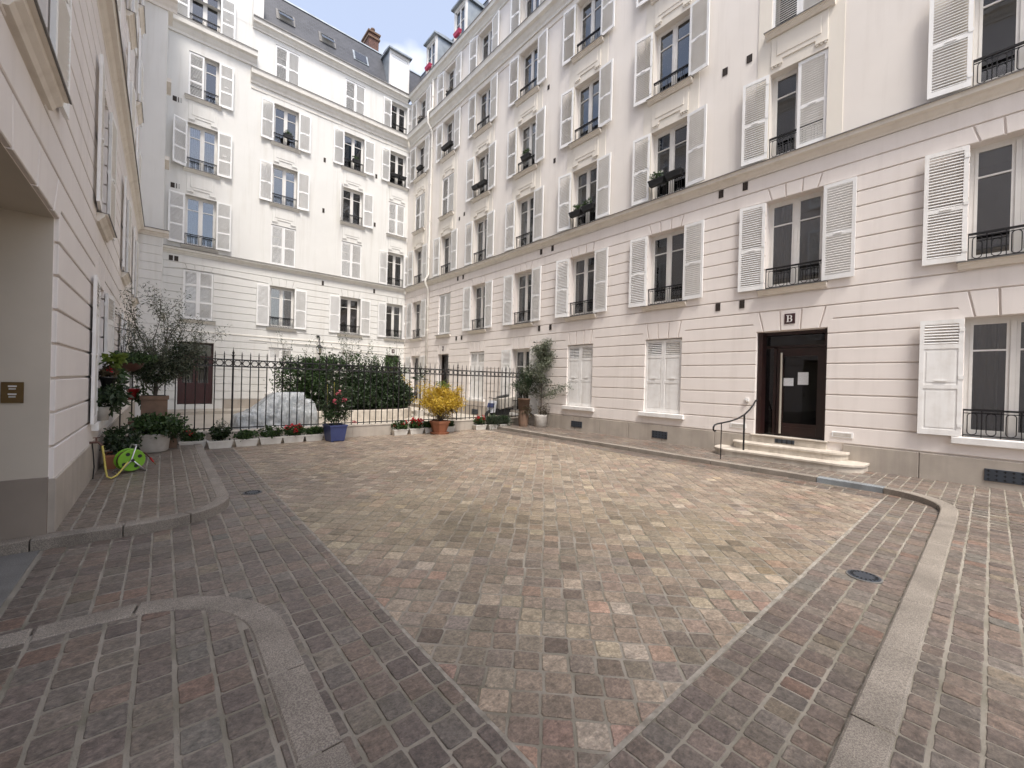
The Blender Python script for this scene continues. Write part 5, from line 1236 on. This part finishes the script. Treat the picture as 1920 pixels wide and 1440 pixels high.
# scooter under a clear plastic sheet
t = thing('covered_scooter', 'scooter wrapped in a wrinkled clear plastic sheet behind the fence', 'scooter', (1.35, 12.5, .02), R(4))
prof = [(0, .36, .20), (.05, .56, .30), (.3, .64, .34), (.6, .86, .34), (.86, 1.10, .32), (.95, 1.14, .31), (1.3, 1.16, .3), (1.64, 1.16, .28), (1.67, .98, .34), (1.8, .97, .36), (1.93, .86, .34), (1.97, .5, .28), (1.99, .12, .24)]
xs_ = np.linspace(0, 1.98, 90); zt = np.interp(xs_, [p[0] for p in prof], [p[1] for p in prof]); wt = np.interp(xs_, [p[0] for p in prof], [p[2] for p in prof]); m = MB(); nn = 41; V = []
for i, x in enumerate(xs_):
    for k in range(nn):
        s = k/(nn-1)*2-1; q = abs(s); sg = math.copysign(1, s); wl = wt[i]+.04; zl = min(.57, zt[i]*.96); wu = wl*(.55 if zt[i] > .7 else .85)
        if q < .3: yy, z = wu*q/.3, zt[i]
        elif q < .62: f = (q-.3)/.32; yy, z = wu+(wl-wu)*f, zt[i]+(zl-zt[i])*f
        else: f = (q-.62)/.38; yy, z = wl*(1+.05*f), zl*(1-f)+.012
        fo = x*1.5+z*2.4*(1 if s < 0 else .6)+noise.noise((x*2, z*2, 5))*.5; wig = (.5-abs(noise.noise((fo*3.1, z*1.5, 2.0)))*1.6)*.04+(.5-abs(noise.noise((fo*7.5, z*2.2, 7.0)))*1.6)*.03
        V.append((x+noise.noise((x*4, s*3, 1))*.02, sg*(yy+wig*min(1, q*2)), max(.008, z+wig*.16*min(1, (1-q)*3))))
m.add(V, [(i*nn+k, (i+1)*nn+k, (i+1)*nn+k+1, i*nn+k+1) for i in range(89) for k in range(nn-1)]); m.build('plastic_sheet', M['sheet'], t, smooth=True)
for x in (.3, 1.55):
    w_ = MB(); w_.lathe([(.13, -.05), (.2, -.05), (.22, -.02), (.22, .02), (.2, .05), (.13, .05)], n=20, cap=False); w_.v = [(v[0]+x, v[2], .22+v[1]) for v in w_.v]; w_.build('wheel', M['rubber'], t)
m = MB(); m.box(.55, 1.7, -.13, .13, .35, .62); m.box(.9, 1.6, -.12, .12, .62, .8); m.box(1.5, 1.62, -.2, .2, .6, 1.0); m.build('body', M['curtain_grey'], t)
# wall lantern
t = thing('wall_lantern', 'black iron lantern on a bracket above the hedge', 'lamp', (5.78, YB, 3.0))
MB().cbox((0, -.04, .62), (.12, .04, .12)).tube([(0, -.05, .62), (0, -.25, .66), (.0, -.38, .55), (0, -.38, .2)], .018, 8).tube([(0, -.05, .3), (0, -.2, .38), (0, -.32, .5)], .012, 6).build('bracket', M['iron'], t)
MB().lathe([(.02, .22), (.06, .2), (.17, .08), (.18, .06), (.15, .06)], (0, -.38, 0), 6, False).build('cap', M['iron'], t); MB().lathe([(.14, .06), (.09, -.2)], (0, -.38, 0), 6, False).build('glass', M['glass_amber'], t); MB().lathe([(.095, -.2), (.05, -.25), (.01, -.3)], (0, -.38, 0), 6, False).build('finial', M['iron'], t)
m = MB()
for k in range(6): a = k*math.pi/3; m.tube([(.142*math.cos(a), -.38+.142*math.sin(a), .06), (.093*math.cos(a), -.38+.093*math.sin(a), -.2)], .007, 4)
m.build('glazing_bars', M['iron'], t)
# yucca by the far corner
t = thing('yucca', 'spiky yucca on a thin stem beside the downpipe', 'plant', (8.75, 16.6, .02)); MB().tube([(0, 0, 0), (.03, 0, .8), (.0, 0, 1.55)], [.04, .03, .03], 7).build('trunk', M['bark'], t)
leaves('fronds', [(0, 0, 1.5+.012*i) for i in range(34)], .55, M['leaf_dark'], t, .08, .35, 95)
MB().lathe([(.2, 0), (.22, .25), (.18, .25)], n=14).build('pot', M['pot_white'], t)
# white box scooter by the right wall, behind the fence
t = thing('parked_scooter', 'white delivery scooter with a long flat lid behind the fence by the right wall', 'scooter', (9.55, 12.35, .15))
m = MB(); m.slab([(.25, .42), (1.0, .55), (1.0, .92), (.2, .83)], .22, -.22, .02); m.build('top_case', M['pot_white'], t); MB().box(.1, .95, -.16, .16, .2, .45).build('engine', M['black'], t); MB().slab([(-.12, .3), (.05, .3), (.12, .72), (-.02, .76)], .17, -.17, .02).build('leg_shield', M['body_white'], t); MB().slab([(-.14, .5), (-.04, .5), (-.0, .66), (-.1, .66)], .12, -.19, .02).build('front_badge', M['body_blue'], t); MB().tube([(.08, -.3, .86), (.05, 0, .84), (.08, .3, .86)], .016, 6).build('handlebar', M['black'], t); MB().slab([(.3, .86), (.75, .94), (.75, .99), (.3, .9)], .12, -.12, .02).build('seat', M['black'], t)
for x in (-.12, .8):
    w_ = MB(); w_.lathe([(.1, -.05), (.17, -.05), (.2, -.02), (.2, .02), (.17, .05), (.1, .05)], n=18, cap=False); w_.v = [(v[0]+x, v[2], .2+v[1]) for v in w_.v]; w_.build('wheel', M['rubber'], t)
# telephone cable sagging on the back wing is part of that wing
cb = MB(); cb.tube([(2.9, -.06, 3.24), (4.2, -.06, 3.2), (5.6, -.07, 3.22), (6.8, -.07, 3.12), (8.0, -.06, 3.02), (9.2, -.06, 2.98)], .012, 5); cb.build('cable', M['pipe'], BW)

# ------------------------------------------------------------------ boxes hung on window railings
def wbox(y, z, ln, label, wing='R', kind='empty', mat='black', seed=1, off=.12, name='window_box', group='black boxes on the window railings'):
    if wing == 'R': loc, rz = (XR-off, y, z), -math.pi/2
    else: loc, rz = (y, YB-off, z), 0
    t = thing(name, label, 'window box', loc, rz, group); MB.build(trough_mesh(ln, .16, .16), 'trough', M[mat], t); MB().box(-ln/2+.02, ln/2-.02, -.06, .06, .1, .135).build('soil', M['earth'], t)
    MB().tube([(-ln*.3, .06, .15), (-ln*.3, .11, .17), (-ln*.3, .12, .08)], .006, 4).tube([(ln*.3, .06, .15), (ln*.3, .11, .17), (ln*.3, .12, .08)], .006, 4).build('hooks', M['iron'], t)
    if kind != 'empty':
        leaves('foliage', blob(220 if kind != 'dry' else 160, (0, -.02, .24), (ln*.5, .12, .14), seed, clumps=9), .07, M['leaf_mid' if kind != 'dry' else 'leaf_brown'], t, .4, .4, seed)
        if kind in ('white', 'pink'): flowers('flowers', [(random.uniform(-ln*.4, ln*.4), -.05, random.uniform(.22, .36)) for _ in range(5)], .035, M['petal_white' if kind == 'white' else 'petal_pink'], t, seed)
    return t
for y, z, k, lab in ((5.62, 7.2, 'empty', 'black window box without flowers, over the closed grey white shutters next to door B'), (6.12, 7.16, 'white', 'black window box of white flowers, over the closed grey white shutters next to door B'), (8.52, 7.2, 'leafy', 'black window box of leafy shoots, the one closer to door B'), (9.05, 7.16, 'leafy', 'black window box of leafy shoots, the one farther from door B')):
    wbox(y, z, .46, lab, kind='leafy' if k == 'leafy' else k, seed=int(y*10))
G = 'black boxes on the window railings'
for y, z, k, lab in ((14.35, 10.05, 'empty', 'bare black box of a third storey pair, the one farther from the downpipe'), (14.85, 10.05, 'empty', 'bare black box of a third storey pair, the one closer to the downpipe'), (11.6, 10.05, 'leafy', 'dark box with a little green on a third storey railing of the pinkish wing'), (17.2, 12.93, 'empty', 'bare black box high beside the downpipe, the one farther from the pipe'), (17.6, 12.93, 'empty', 'bare black box high beside the downpipe, the one nearer the pipe'), (20.2, 12.93, 'empty', 'bare black box high on the pinkish wing in the inner corner')):
    wbox(y, z, .44, lab, kind=k, seed=int(y*7))
for y, k, lab in ((17.3, 'dry', 'box of dry brown plants on the cornice storey of the pinkish wing'), (20.2, 'dry', 'box of withered plants on the cornice storey in the inner corner')):
    wbox(y, 15.42, .5, lab, kind=k, seed=int(y*5), off=.1)
for x, lab in ((9.5, 'black box on a white wing railing, the one farther from the inner corner'), (9.96, 'black box on a white wing railing, the one closer to the inner corner')): wbox(x, 12.78, .42, lab, 'B', 'empty', seed=3)
wbox(4.25, 12.75, .4, 'small dark box with a drooping plant on a white wing railing', 'B', 'leafy', seed=5); wbox(7.4, 12.75, .36, 'small dark box with one leafy shoot on a white wing railing', 'B', 'leafy', seed=6)
for y, lab in ((19.55, 'pink flower box on the dormer next to the inner corner'), (16.75, 'pink flower box on the dormer between two others')): wbox(y, 17.98, .5, lab, 'R', 'empty', 'pink_box', 8, .1, 'dormer_box', 'pink boxes on the dormers')
